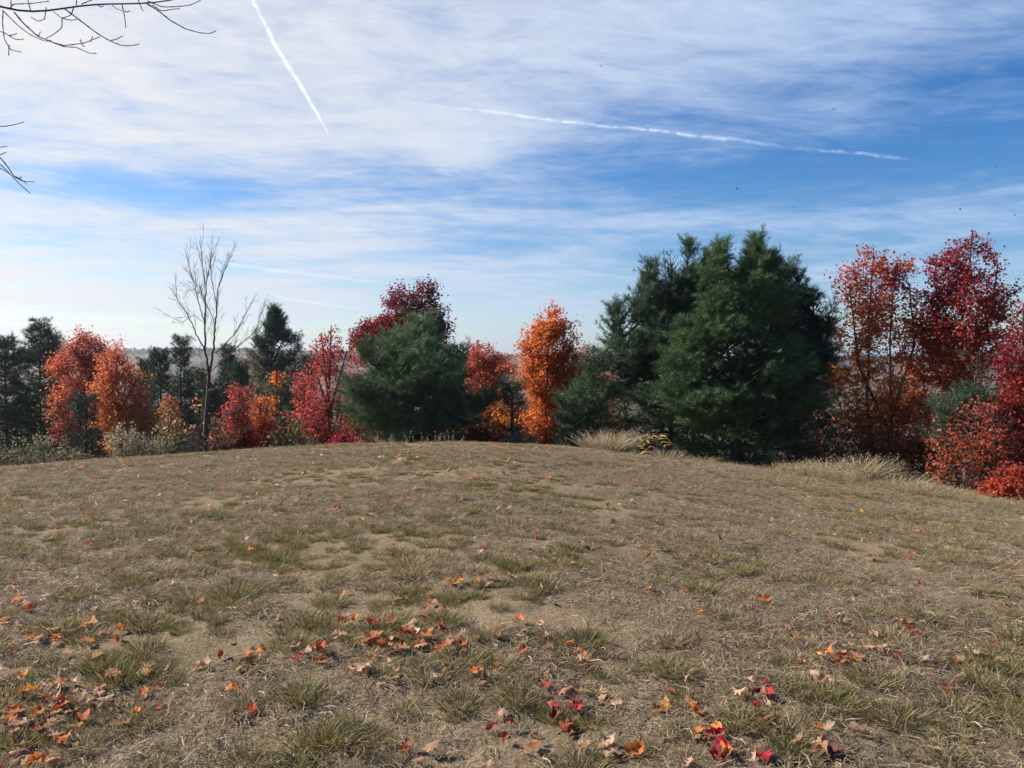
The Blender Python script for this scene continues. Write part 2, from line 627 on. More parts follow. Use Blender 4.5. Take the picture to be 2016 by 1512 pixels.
def foot(px, Yd):
    x = (px - 1008) / F * Yd
    return np.array([x, Yd, float(tz(x, Yd)) - 0.06])


def maple(label, Yd, base_px, stems_px, blobs, stops, ncl=260, nper=26, leaf=0.10, seed=1, sigma=0.2, thr=0.36,
          r0=0.07, bark=None, rt=0.006, trange=None, name='maple_tree', cat='tree', shell=0.45, loose=0, dscale=0.9, group=None, skirt=0.0):
    r = np.random.default_rng(seed)
    bark = bark or M_BARK
    org = foot(base_px, Yd)
    root = thing(name, label, cat, org, group)
    bw = blobs_world(blobs, Yd, dscale)
    stems = []
    for s in stems_px:
        pts = [org + np.array([0, 0, -0.1])] if len(s) and s[0] == 'b' else []
        s = [q for q in s if q != 'b']
        for i, q in enumerate(s):
            p = at(q[0], q[1], Yd + (q[2] if len(q) > 2 else 0.0))
            pts.append(p)
        stems.append(pts)
    P = sample_blobs(bw, int(ncl * 1.5), r, shell, thr + .025, 1.3, seed)[:ncl]
    if skirt:
        k = r.random(len(P)) < skirt
        low = min(b[0][2] for b in bw)
        k &= P[:, 2] < low + 1.5
        P[k, 2] = org[2] + .15 + (P[k, 2] - org[2]) * r.random(int(k.sum())) * .8
    N, chains, cnt, tips = grow(stems, P, r)
    sr = [(r0 if i == 0 else r0 * 0.75, r0 * 0.22) for i in range(len(stems))]
    add_tree_parts(root, org, stems, sr, N, chains, cnt, rt, bark, r0 * 0.6)
    # leaves in flat sprays along the outer twigs
    tipdir = np.array([unit(N[ch[-1]] - N[ch[-2]]) for ch in chains]); tippos = np.array([N[ch[-1]] for ch in chains])
    tipdir = unit(tipdir + np.array([0, 0, .25]) + r.normal(size=tipdir.shape) * .25)
    nn = r.poisson(nper * (0.35 + 1.3 * r.random(len(tippos))))
    rp = np.repeat(np.arange(len(tippos)), nn)
    f_ = r.beta(1.6, 1.3, len(rp)) * 1.15 - .75
    spread = sigma * (.25 + .75 * np.sin(np.clip(f_ + .75, 0, 1.15) / 1.15 * math.pi))
    hor = np.cross(tipdir[rp], np.array([0, 0, 1.0])); hor = unit(hor)
    pos = tippos[rp] + tipdir[rp] * (f_ * sigma * 3.2)[:, None] + hor * (r.normal(size=len(rp)) * spread * 1.25)[:, None]
    pos += r.normal(size=pos.shape) * sigma * np.array([.28, .28, .38])
    pos[:, 2] -= np.abs(r.normal(size=len(pos))) * sigma * .35
    if loose:
        tw = []
        for ch in chains:
            q = N[ch]
            for _ in range(loose):
                f = r.random() * (len(q) - 1); i = int(f)
                tw.append(q[i] + (q[min(i + 1, len(q) - 1)] - q[i]) * (f - i) + r.normal(size=3) * 0.09)
        pos = np.concatenate([pos, np.array(tw)])
    z0, z1 = (trange if trange else (min(b[0][2] - b[1][2] for b in bw), max(b[0][2] + b[1][2] for b in bw)))
    clv = vnoise(pos[:, 0] * 1.6 + pos[:, 1], pos[:, 2] * 1.6, seed + 9) - 0.5
    t = (pos[:, 2] - z0) / (z1 - z0) + clv * 0.55
    col = palette(stops, t, r)
    lum = col.mean(1, keepdims=True)
    col = np.clip((col + (lum - col) * .06) * 1.12, 0, .85)
    link('crown', leaf_cloud('crown', pos, leaf * .93, col, org, M_LEAF, seed=seed), root)['kind'] = 'stuff'
    return root


# ------------------------------------------------------------------ pines
def needle_templates(r, nneedle, L, spread, wid):
    """one tuft: needles brushed forward round the shoot axis (+Z local)"""
    V, Fc = [], []
    for i in range(nneedle):
        a = r.uniform(0, 2 * math.pi); tilt = r.uniform(0.25, spread)
        d = np.array([math.cos(a) * math.sin(tilt), math.sin(a) * math.sin(tilt), math.cos(tilt)])
        s = unit(np.cross(d, r.normal(size=3)))
        b = np.array([0, 0, r.uniform(-0.45, 0.1) * L])
        l = L * r.uniform(0.75, 1.1)
        V += [b - s * wid / 2, b + s * wid / 2, b + d * l + np.array([0, 0, -0.06 * L])]
        Fc.append([3 * i, 3 * i + 1, 3 * i + 2])
    return np.array(V), np.array(Fc)


def pine(label, Yd, base_px, leaders, blobs, ntuft=6000, seed=1, col=((.030, .058, .030), (.062, .098, .050)), tuft=0.17, nneedle=13, wid=0.011,
         whorl=0.28, nbr=6, rise=0.45, r0=0.09, thr=0.30, droop=0.0, sep=0.11, tip=0.5, skirt=0.06, dscale=1.0, name='pine_tree', group=None,
         inner=0.30, cone=True):
    r = np.random.default_rng(seed)
    sep *= .75; whorl *= .80
    org = foot(base_px, Yd)
    root = thing(name, label, 'tree', org, group)
    bw = blobs_world(blobs, Yd, dscale)
    C = np.array([b[0] for b in bw]); RR = np.array([b[1] for b in bw])

    zlow = float(C[:, 2].min())

    def inside(p):
        p = p.copy()
        if p[2] < zlow: p[2] = zlow          # the skirt keeps its width down to the ground
        lump = 1 + .55 * (float(vnoise(p[0] * 1.25 + p[1] * .9 + 50, p[2] * 1.5 + p[1] * .4 + 50, seed + 60)) - .5)
        q = (p[None, :] - C) / (RR * lump)
        if cone:
            up_ = q[:, 2] > 0
            rr_ = np.hypot(q[:, 0], q[:, 1])
            ok = np.where(up_, rr_ < 1.05 * np.maximum(1.03 - q[:, 2], 0) ** 1.25, np.sum(q * q, 1) < 1)
            return bool(ok.any())
        return (np.sum(q * q, 1) < 1).any()
    tr, br = Tubes(), Tubes()
    TP, TD = [], []
    for li, ld in enumerate(leaders):
        pts = [org + np.array([0, 0, -0.1])] if ld[0] == 'b' else []
        for q in ld:
            if q == 'b': continue
            pts.append(at(q[0], q[1], Yd + (q[2] if len(q) > 2 else 0)))
        pts = np.array(pts)
        seg = np.linalg.norm(np.diff(pts, axis=0), axis=1); L = np.concatenate([[0], np.cumsum(seg)])
        H = L[-1]
        tt = np.linspace(0, H, max(6, int(H / 0.3)))
        q = np.stack([np.interp(tt, L, pts[:, i]) for i in range(3)], 1)
        rr = (r0 if li == 0 else r0 * .6) * (1 - tt / H) + 0.012
        tr.add(q, rr, 7)
        h = H * skirt + 0.15
        while h < H:
            f = h / H
            c = np.array([np.interp(h, L, pts[:, i]) for i in range(3)])
            k = nbr + r.integers(-1, 2)
            a0 = r.uniform(0, 6.28)
            for b in range(k):
                a = a0 + 6.283 * b / k + r.normal() * 0.25
                el_ = (rise * (-0.30 + 1.5 * f) + r.normal() * 0.13)
                d = np.array([math.cos(a) * math.cos(el_), math.sin(a) * math.cos(el_), math.sin(el_)])
                Lm = 0.0
                while Lm < 6 and inside(c + d * (Lm + 0.12)):
                    Lm += 0.12
                out_ok = Lm > 0.25
                Lm = max(Lm, 0.38 if f > .72 else 0.22) * r.uniform(0.72, 1.12)
                if not out_ok and f < 0.75: continue
                if Lm > 5.9: continue
                nseg = max(3, int(Lm / 0.2))
                ts = np.linspace(0, 1, nseg + 1)
                path = c + d * (ts[:, None] * Lm)
                path[:, 2] += (0.20 * ts ** 2 - 0.05 * np.sin(ts * math.pi)) * Lm * (.3 + .7 * f) - droop * ts ** 2 * Lm
                path += r.normal(size=path.shape) * 0.025 * ts[:, None]
                br.add(path, np.linspace(0.012 + 0.010 * Lm, 0.006, nseg + 1), 4)
                # shoots on both sides
                s = max(inner * Lm, 0.05)
                while s < Lm:
                    g = s / Lm
                    pc = np.array([np.interp(g, ts, path[:, i]) for i in range(3)])
                    slen = (0.20 + 0.34 * (1 - g) * min(Lm, 2.5) * 0.6) * r.uniform(.6, 1.25)
                    side = np.array([-d[1], d[0], 0])
                    for sg in (-1, 1):
                        sd_ = unit(d * 0.75 + side * sg * r.uniform(.5, 1.0) + np.array([0, 0, r.normal() * 0.42 + 0.12]))
                        m = max(1, int(slen / sep))
                        for e in range(m):
                            TP.append(pc + sd_ * slen * (e + 1) / m + r.normal(size=3) * 0.03)
                            TD.append(sd_ + np.array([0, 0, 0.22]))
                    s += sep * 1.5
                TP.append(path[-1]); TD.append(d + np.array([0, 0, tip]))
            h += whorl * (1.1 - 0.5 * f) * r.uniform(0.8, 1.2)
        # leader candles
        for e in range(5):
            TP.append(pts[-1] - np.array([0, 0, e * 0.11])); TD.append(np.array([r.normal() * .2, r.normal() * .2, 1.0]))
    TP = np.array(TP); TD = unit(np.array(TD) + r.normal(size=(len(TD), 3)) * 0.22)
    nz = (.45 * vnoise(TP[:, 0] * 1.1 + TP[:, 1] * .6, TP[:, 2] * 1.5, seed) + .35 * vnoise(TP[:, 1] * 1.3 - TP[:, 0] * .5, TP[:, 2] * 1.9, seed + 5)
          + .2 * vnoise(TP[:, 0] * 3.1, TP[:, 2] * 3.3 + TP[:, 1] * 2.0, seed + 8))
    keep = nz > thr
    TP, TD, nz = TP[keep], TD[keep], nz[keep]
    if len(TP) > ntuft:
        sel = r.choice(len(TP), ntuft, replace=False); TP, TD, nz = TP[sel], TD[sel], nz[sel]
    link('trunk', tr.mesh('trunk', M_BARK, org), root)
    link('branches', br.mesh('branches', M_BARK, org), root)['kind'] = 'stuff'
    # expand
    A = unit(np.cross(TD, np.array([0.2, 0.1, 1.0]) + r.normal(size=TD.shape) * .3)); B = np.cross(TD, A)
    Vs, Fs, Cs, off = [], [], [], 0
    K = 6
    which = r.integers(0, K, len(TP))
    c0, c1 = np.array(col[0]) * 1.15, np.array(col[1]) * 1.2
    for k in range(K):
        tv, tf = needle_templates(r, int(nneedle * 1.1), tuft * 1.12, 1.2, wid)
        I = np.where(which == k)[0]
        if len(I) == 0: continue
        sc = r.uniform(.75, 1.2, len(I))[:, None, None]
        v = TP[I][:, None, :] + sc * (tv[None, :, 0:1] * A[I][:, None, :] + tv[None, :, 1:2] * B[I][:, None, :] + tv[None, :, 2:3] * TD[I][:, None, :])
        Vs.append(v.reshape(-1, 3))
        Fs.append((np.arange(len(I))[:, None, None] * len(tv) + tf[None]).reshape(-1, 3) + off)
        off += len(I) * len(tv)
        mixv = np.clip(r.random((len(I), 1)) * .6 + (nz[I][:, None] - .5) * 1.8 + .2, 0, 1)
        cc = (c0 * (1 - mixv) + c1 * mixv) * np.exp(r.normal(size=(len(I), 1)) * .15)
        Cs.append(np.repeat(cc, len(tv), axis=0))
    V = np.concatenate(Vs) - org
    link('crown', mesh_np('crown', V, [np.concatenate(Fs)], np.concatenate(Cs), M_NEEDLE), root)['kind'] = 'stuff'
    print('pine', label[:40], int(keep.sum()), len(TP), 'tufts', off // 3, 'tris')
    return root


# ------------------------------------------------------------------ shrubs
def shrub(label, Yd, base_px, width_px, top_px, nst=22, leaf=0.05, nleaf=1800, stops=None, seed=1, mat=None, bark=None, spread=1.0, name='shrub',
          tmpl=OVAL_T, faces=OVAL_F, cat='shrub', group=None, sigma=0.06, lo=0.25, upb=.3):
    r = np.random.default_rng(seed)
    org = foot(base_px, Yd)
    root = thing(name, label, cat, org, group)
    top = at(base_px, top_px, Yd)
    H = top[2] - org[2]
    W = width_px * Yd / F / 2
    tb = Tubes(); pos = []
    wts = []
    for i in range(nst):
        a = r.uniform(0, 6.283); rad = math.sqrt(r.random())
        h = H * (1 - 0.45 * rad ** 2) * r.uniform(0.7, 1.05)
        e = np.array([math.cos(a) * rad * W * spread, math.sin(a) * rad * W * .8, h])
        s0 = np.array([math.cos(a) * rad * W * .45, math.sin(a) * rad * W * .4, -0.05])
        ts = np.linspace(0, 1, 7)[:, None]
        p = s0 + (e - s0) * ts + np.array([0, 0, 1]) * np.sin(ts * math.pi) * H * .06 + r.normal(size=(7, 3)) * .03 * ts
        tb.add(p, np.linspace(.011, .003, 7), 4)
        pos.append(p)
        for b in range(r.integers(2, 5)):
            f = r.uniform(.35, .9); i0 = int(f * 6)
            q0 = p[i0]; q1 = q0 + unit(r.normal(size=3) + np.array([e[0] / (W + .01) * .6, 0, .8])) * H * r.uniform(.10, .24)
            qq = q0 + (q1 - q0) * np.linspace(0, 1, 4)[:, None]
            tb.add(qq, np.linspace(.005, .002, 4), 3)
            pos.append(qq)
    link('stems', tb.mesh('stems', bark or M_BARKG, (0, 0, 0)), root)['kind'] = 'stuff'
    allp = np.concatenate([np.stack([np.interp(np.linspace(lo, 1, 40), np.linspace(0, 1, len(q)), q[:, i]) for i in range(3)], 1) for q in pos])
    P = allp[r.integers(0, len(allp), nleaf)] + r.normal(size=(nleaf, 3)) * sigma
    P = P[P[:, 2] > 0.03]
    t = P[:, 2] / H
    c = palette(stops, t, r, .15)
    fo = link('foliage', leaf_cloud('foliage', P, leaf, c, (0, 0, 0), mat or M_SHRUB, tmpl, faces, upb, seed), root)
    fo['kind'] = 'stuff'
    return root


# leaf colours (reflectance)
CRIM = (.27, .026, .032); DKRED = (.15, .014, .022); RED = (.36, .050, .032); REDO = (.44, .090, .028); ORNG = (.55, .155, .024)
AMBR = (.62, .260, .030); YELL = (.68, .42, .05); RUST = (.30, .085, .03); BRN = (.16, .075, .04)

GR_PINE = 'white pines along the edge of the lawn'
DEEP = ((.026, .052, .034), (.050, .088, .052))
LITE = ((.042, .082, .034), (.100, .158, .060))
OLIV = ((.060, .075, .036), (.11, .12, .055))

# ---- far left
pine('tall dark pine at the left edge, spiky top above the distant ridge', 34, 78, [['b', (78, 690), (80, 636)]],
     [(75, 800, 75, 110), (78, 700, 40, 70), (80, 655, 22, 30)], 4500, 11, DEEP, .20, 11, .016, sep=.14, group=GR_PINE)
pine('dark pine cut by the left edge of the photo, below the mast', 33, 12, [['b', (10, 720), (14, 672)]],
     [(5, 810, 75, 110), (12, 715, 42, 55)], 4200, 12, DEEP, .20, 11, .016, sep=.14, group=GR_PINE)
pine('slim pine tip between dark pine and red topped maple at left', 38, 112, [['b', (110, 700), (109, 664)]],
     [(110, 790, 40, 110), (110, 700, 20, 45)], 1800, 13, DEEP, .20, 10, .018, sep=.15, group=GR_PINE)
maple('red topped orange maple, left one of the pair at the far left', 31, 160, [['b', (158, 800), (163, 665)], [(158, 820), (130, 720)], [(158, 800), (195, 700)]],
      [(150, 735, 48, 60), (170, 685, 32, 38), (135, 800, 32, 60), (185, 770, 30, 70), (150, 850, 45, 35), (205, 690, 10, 14)],
      [(0, CRIM), (.25, (.44, .13, .05)), (.6, (.48, .12, .05)), (.85, (.42, .085, .05)), (1, (.40, .075, .05))], 380, 38, .095, 21, .2, .30, skirt=0.20)
maple('broad orange maple, right one of the pair at the far left', 29, 238, [['b', (236, 800), (226, 690)], [(236, 830), (200, 740)], [(236, 810), (275, 740)]],
      [(232, 720, 36, 45), (235, 770, 55, 60), (245, 825, 60, 50), (205, 790, 30, 60), (275, 800, 25, 50)],
      [(0, (.52, .18, .04)), (.3, (.52, .165, .04)), (.6, (.50, .135, .045)), (1, (.46, .11, .045))], 400, 38, .09, 22, .19, .30, skirt=0.20)
pine('small dark spruce in front of the two orange maples', 27, 168, [['b', (168, 820), (168, 785)]],
     [(168, 870, 42, 50), (168, 815, 20, 40)], 2200, 14, ((.018, .034, .024), (.035, .055, .035)), .15, 11, .013, sep=.12, name='spruce_tree')
pine('slim young pine right of the orange maples, flat pointed top', 33, 317, [['b', (316, 740), (314, 694)]],
     [(317, 830, 30, 70), (316, 755, 20, 60)], 2600, 15, DEEP, .17, 11, .015, sep=.13, group=GR_PINE)
pine('slim young pine with a tall bare leader left of the leafless tree', 34, 356, [['b', (356, 740), (356, 676)]],
     [(356, 830, 30, 75), (356, 755, 22, 60)], 2600, 16, DEEP, .17, 11, .015, sep=.13, group=GR_PINE, thr=.38)
pine('olive green young pine behind the leafless tree trunk', 36, 392, [['b', (392, 780), (390, 732)]],
     [(392, 830, 36, 75), (391, 775, 22, 45)], 2600, 17, ((.040, .062, .036), (.075, .10, .052)), .18, 11, .016, sep=.13, group=GR_PINE)
pine('dark pine just right of the leafless tree', 38, 450, [['b', (450, 740), (451, 690)]],
     [(448, 800, 40, 90), (450, 730, 24, 45)], 3000, 18, DEEP, .19, 11, .017, sep=.14, group=GR_PINE)
maple('thin twiggy tree with few brown leaves before the open pine', 40, 487, [['b', (487, 760), (486, 695)], [(487, 790), (470, 715)], [(487, 790), (508, 705)]],
      [(488, 735, 34, 45), (485, 700, 25, 16)], [(0, BRN), (1, (.12, .085, .055))], 130, 9, .10, 23, .2, .25, r0=.05, bark=M_BARKG, skirt=0.30)
pine('open thin pine with rounded top against the pale sky', 46, 532, [['b', (534, 680), (541, 612)], [(534, 720), (503, 650)], [(534, 720), (562, 660)]],
     [(536, 690, 42, 62), (541, 640, 24, 34), (505, 670, 22, 40)], 3000, 19, DEEP, .24, 11, .020, sep=.17, thr=.46, rise=.8, group=GR_PINE, skirt=.45)
pine('small pine right of the open thin pine', 46, 580, [['b', (580, 710), (581, 662)]],
     [(579, 730, 26, 60), (580, 690, 16, 30)], 1500, 20, DEEP, .22, 11, .018, sep=.16, group=GR_PINE)
maple('dull red bushy maple right of the leafless trunk', 25, 468, [['b', (468, 830), (472, 770)], [(468, 860), (448, 790)]],
      [(462, 835, 30, 44), (470, 785, 22, 30), (455, 860, 32, 25), (482, 865, 26, 22)], [(0, RED), (.35, (.40, .075, .045)), (1, (.38, .05, .045))], 230, 24, .08, 24, .15, .36, skirt=0.15)
maple('orange bushy maple touching the dull red one, left of green pine', 25.6, 512, [['b', (512, 830), (515, 755)], [(512, 860), (530, 790)]],
      [(514, 800, 24, 46), (522, 850, 26, 36), (505, 860, 30, 28), (516, 765, 14, 24)], [(0, (.46, .10, .04)), (.5, (.54, .145, .035)), (1, (.52, .13, .04))], 200, 24, .08, 124, .14, .36, skirt=0.15)
maple('small rusty maple between the two slim young pines', 31, 336, [['b', (336, 830), (337, 775)]], [(336, 815, 24, 40), (340, 860, 28, 30)],
      [(0, RUST), (.6, (.40, .12, .05)), (1, (.36, .13, .06))], 110, 18, .09, 125, .15, .36, r0=.03, skirt=.2)
pine('young pine right behind the broad orange maple', 35, 288, [['b', (288, 760), (289, 715)]], [(288, 830, 30, 90)], 2200, 126, DEEP, .17, 11, .015, sep=.13, group=GR_PINE)
pine('young pine between leafless trunk and small open pine', 36, 474, [['b', (474, 770), (474, 722)]], [(474, 835, 32, 95)], 2400, 127, DEEP, .17, 11, .015, sep=.13, group=GR_PINE)
pine('young pine left of the leafless trunk, lower than its neighbours', 33, 418, [['b', (418, 800), (418, 762)]], [(418, 860, 34, 88)], 2200, 128, OLIV, .17, 11, .015, sep=.13, group=GR_PINE)
maple('airy red maple between yellowish pine and thin red maple', 29, 600, [['b', (600, 800), (601, 712)], [(600, 830), (585, 750)]], [(600, 760, 26, 40), (598, 820, 34, 50), (590, 870, 34, 25)],
      [(0, RED), (.5, (.38, .055, .045)), (1, (.42, .075, .05))], 170, 18, .085, 129, .16, .36, r0=.04, skirt=.2)
maple('rusty red maple between thin red maple and round pine', 29, 706, [['b', (706, 800), (704, 715)]], [(704, 760, 26, 38), (700, 820, 32, 50)],
      [(0, RUST), (.5, (.40, .08, .05)), (1, (.34, .05, .045))], 140, 18, .085, 130, .16, .36, r0=.04, skirt=.25)
maple('orange maple low between round pine and half hidden maple', 28, 905, [['b', (905, 820), (906, 735)]], [(906, 775, 26, 42), (905, 840, 34, 45)],
      [(0, ORNG), (.5, (.52, .13, .04)), (1, (.50, .10, .045))], 150, 20, .085, 131, .16, .34, r0=.04, skirt=.25)
maple('airy orange maple just left of the bright orange one', 29, 1000, [['b', (1000, 800), (1001, 698)], [(1000, 830), (985, 740)]], [(1000, 745, 26, 48), (1000, 820, 32, 50)],
      [(0, AMBR), (.4, ORNG), (1, (.48, .11, .045))], 170, 18, .085, 132, .16, .36, r0=.04, skirt=.25)
maple('russet airy tree in the gap left of the great pines', 30, 1190, [['b', (1190, 800), (1188, 720)]], [(1188, 770, 26, 45), (1190, 830, 34, 40)],
      [(0, BRN), (.5, RUST), (1, (.40, .12, .07))], 130, 16, .09, 133, .16, .36, r0=.04, skirt=.25)
maple('young maple with a few orange leaves at the tip beside green pine', 27, 545, [['b', (545, 800), (544, 730)]],
      [(545, 748, 9, 20), (535, 800, 12, 25)], [(0, ORNG), (1, ORNG)], 26, 14, .10, 25, .10, .2)
pine('yellowish green young pine between the two red maples', 28, 552, [['b', (552, 790), (553, 752)]],
     [(552, 850, 36, 55), (552, 795, 22, 45)], 3000, 26, OLIV, .16, 12, .013, sep=.12, group=GR_PINE)
pine('dark green pine behind the thin red maple', 36, 606, [['b', (606, 760), (607, 706)]],
     [(606, 800, 32, 80), (606, 740, 18, 40)], 2500, 27, DEEP, .18, 11, .016, sep=.14, group=GR_PINE)
maple('thin red maple with bare upright shoots left of round pine', 25, 648, [['b', (648, 780), (652, 640)], [(648, 820), (612, 690)], [(648, 820), (683, 690)], [(648, 800), (632, 655)]],
      [(640, 790, 50, 75), (655, 710, 42, 45), (620, 820, 34, 50), (665, 850, 40, 35), (634, 680, 16, 30), (655, 660, 10, 30)],
      [(0, (.40, .06, .05)), (.4, (.34, .045, .045)), (1, (.40, .06, .05))], 300, 18, .082, 28, .16, .34, rt=.005, skirt=0.20)
maple('tall dark crimson maple rising behind the round pine', 32, 800, [['b', (808, 760), (815, 560)], [(805, 760), (730, 640)], [(808, 700), (860, 600)], [(808, 700), (775, 590)]],
      [(845, 675, 34, 40), (755, 665, 42, 42), (718, 668, 32, 36), (740, 650, 30, 28), (785, 640, 40, 50), (735, 665, 44, 44), (745, 650, 34, 34), (708, 685, 30, 36), (772, 640, 34, 55), (868, 660, 24, 50), (862, 640, 24, 40), (815, 625, 56, 62), (795, 590, 38, 38), (850, 620, 28, 52), (838, 572, 18, 30), (735, 680, 40, 40), (770, 690, 50, 40), (720, 670, 20, 25)],
      [(0, RED), (.3, CRIM), (.6, DKRED), (1, DKRED)], 760, 34, .105, 29, .2, .14, skirt=0.10)
pine('broad round pine on the crest in front of the dark crimson maple', 23, 808,
     [['b', (812, 800), (822, 640)], [(810, 850), (760, 740, -.5), (715, 700, -.6)], [(810, 850), (880, 760), (905, 700)], [(810, 860), (900, 830), (965, 790)], [(810, 860), (740, 800, -.8), (690, 760, -.8)]],
     [(818, 760, 105, 105), (815, 690, 50, 52), (760, 785, 95, 72), (880, 780, 62, 70), (700, 790, 38, 45), (925, 815, 55, 28), (820, 840, 110, 40)],
     15000, 30, ((.052, .092, .044), (.125, .185, .085)), .155, 14, .010, whorl=.30, nbr=6, rise=.75, sep=.115, group=GR_PINE, thr=.33, skirt=.10, cone=False)
maple('low crimson bush at the crest under the round pine', 21.5, 680, [['b', (680, 870)]], [(678, 872, 28, 18), (660, 875, 16, 12), (700, 876, 14, 10)],
      [(0, CRIM), (1, (.32, .03, .045))], 70, 20, .08, 31, .12, .2, r0=.02, name='shrub', cat='shrub')
maple('red orange maple half hidden behind the right side of round pine', 30, 945, [['b', (945, 800), (940, 670)], [(945, 830), (985, 720)], [(945, 830), (915, 710)]],
      [(942, 705, 38, 42), (960, 750, 50, 55), (985, 730, 24, 40), (940, 810, 55, 45), (975, 830, 40, 40)],
      [(0, ORNG), (.5, (.52, .115, .04)), (1, (.50, .09, .045))], 360, 36, .092, 32, .19, .30, skirt=0.25)
maple('bright orange maple standing alone on the skyline at the centre', 25, 1073, [['b', (1076, 800), (1080, 605)], [(1075, 800), (1040, 680)], [(1076, 780), (1125, 680)]],
      [(1082, 635, 30, 38), (1078, 680, 56, 55), (1120, 660, 20, 34), (1070, 745, 58, 55), (1065, 810, 38, 55), (1120, 730, 34, 40), (1070, 850, 24, 35), (1125, 632, 12, 10)],
      [(0, REDO), (.3, ORNG), (.65, ORNG), (1, (.58, .135, .022))], 480, 42, .088, 33, .165, .27, skirt=0.16)
pine('small sapling pine before the orange maple with yellow leaves beside it', 23, 1008, [['b', (1008, 800), (1008, 768)]],
     [(1008, 850, 28, 40), (1008, 805, 15, 35)], 1600, 34, DEEP, .13, 11, .010, sep=.10, thr=.36, group=GR_PINE)
maple('sapling with amber leaves beside the small pine', 23.5, 990, [['b', (990, 860), (990, 820)]], [(985, 832, 20, 14), (1000, 838, 14, 18)],
      [(0, AMBR), (1, AMBR)], 26, 18, .085, 35, .1, .2, r0=.02)
maple('russet low bush under the arm of the round pine', 23, 945, [['b', (945, 850)]], [(940, 862, 30, 22), (925, 875, 20, 10), (965, 850, 20, 25)],
      [(0, RED), (1, RUST)], 80, 22, .085, 36, .12, .22, r0=.02, name='shrub', cat='shrub')
maple('faint pink leaved tree right of the bright orange maple', 33, 1158, [['b', (1158, 760), (1160, 668)], [(1158, 760), (1172, 680)]],
      [(1158, 710, 22, 40), (1160, 770, 34, 35)], [(0, RED), (.5, (.40, .10, .075)), (1, (.40, .14, .11))], 110, 10, .10, 37, .16, .3, r0=.04, skirt=0.20)
pine('low spreading pine between orange maple and the great pine', 22.5, 1150, [['b', (1160, 800), (1172, 705)], [(1155, 850), (1110, 800)]],
     [(1165, 780, 60, 70), (1125, 825, 62, 40), (1170, 730, 28, 30), (1150, 860, 75, 28)], 7000, 38, ((.042, .076, .036), (.092, .14, .06)), .15, 13, .010,
     sep=.115, rise=.6, group=GR_PINE, thr=.30)
pine('great dark pine, left one of the large clump at right', 24, 1318,
     [['b', (1325, 760), (1356, 494)], [(1322, 760), (1275, 640), (1283, 530)], [(1325, 720), (1398, 560), (1400, 512)], [(1325, 720), (1320, 580), (1322, 525)], [(1318, 790), (1235, 680), (1208, 612)]],
     [(1315, 740, 118, 230), (1352, 590, 60, 110), (1282, 620, 58, 98), (1322, 600, 48, 90), (1235, 690, 54, 110), (1400, 600, 50, 98), (1210, 660, 30, 60), (1225, 790, 70, 60), (1300, 830, 120, 60)],
     16000, 39, ((.032, .060, .034), (.078, .122, .060)), .165, 14, .010, whorl=.34, nbr=6, rise=.85, sep=.11, group=GR_PINE, thr=.315, skirt=.08)
pine('great bright green pine, front of the large clump at right', 21.5, 1452,
     [['b', (1455, 800), (1488, 486)], [(1450, 800), (1425, 640), (1416, 498)], [(1450, 820), (1370, 720), (1345, 640)], [(1455, 800), (1520, 640), (1515, 525)], [(1455, 840), (1340, 800), (1322, 740)],
      [(1455, 840), (1540, 790), (1575, 690)]],
     [(1375, 790, 85, 190), (1465, 770, 95, 260), (1540, 800, 85, 210), (1485, 570, 52, 112), (1416, 585, 52, 112), (1340, 770, 62, 170), (1520, 620, 50, 122), (1450, 660, 70, 120), (1420, 860, 130, 60), (1572, 780, 60, 110), (1540, 860, 95, 70)],
     23000, 40, LITE, .16, 14, .0095, whorl=.33, nbr=6, rise=.9, sep=.11, group=GR_PINE, thr=.32, skirt=.08)
pine('great shadowy pine, right one of the large clump at right', 24, 1570,
     [['b', (1570, 760), (1548, 520)], [(1570, 780), (1600, 640), (1602, 580)], [(1570, 800), (1628, 700), (1632, 618)], [(1570, 780), (1575, 640), (1574, 552)]],
     [(1565, 740, 92, 220), (1550, 610, 46, 104), (1604, 680, 50, 112), (1576, 640, 44, 96), (1632, 720, 34, 110), (1590, 830, 75, 70)],
     11000, 41, ((.032, .064, .038), (.074, .122, .062)), .165, 13, .0105, whorl=.34, nbr=6, rise=.85, sep=.125, group=GR_PINE, thr=.34, skirt=.08)

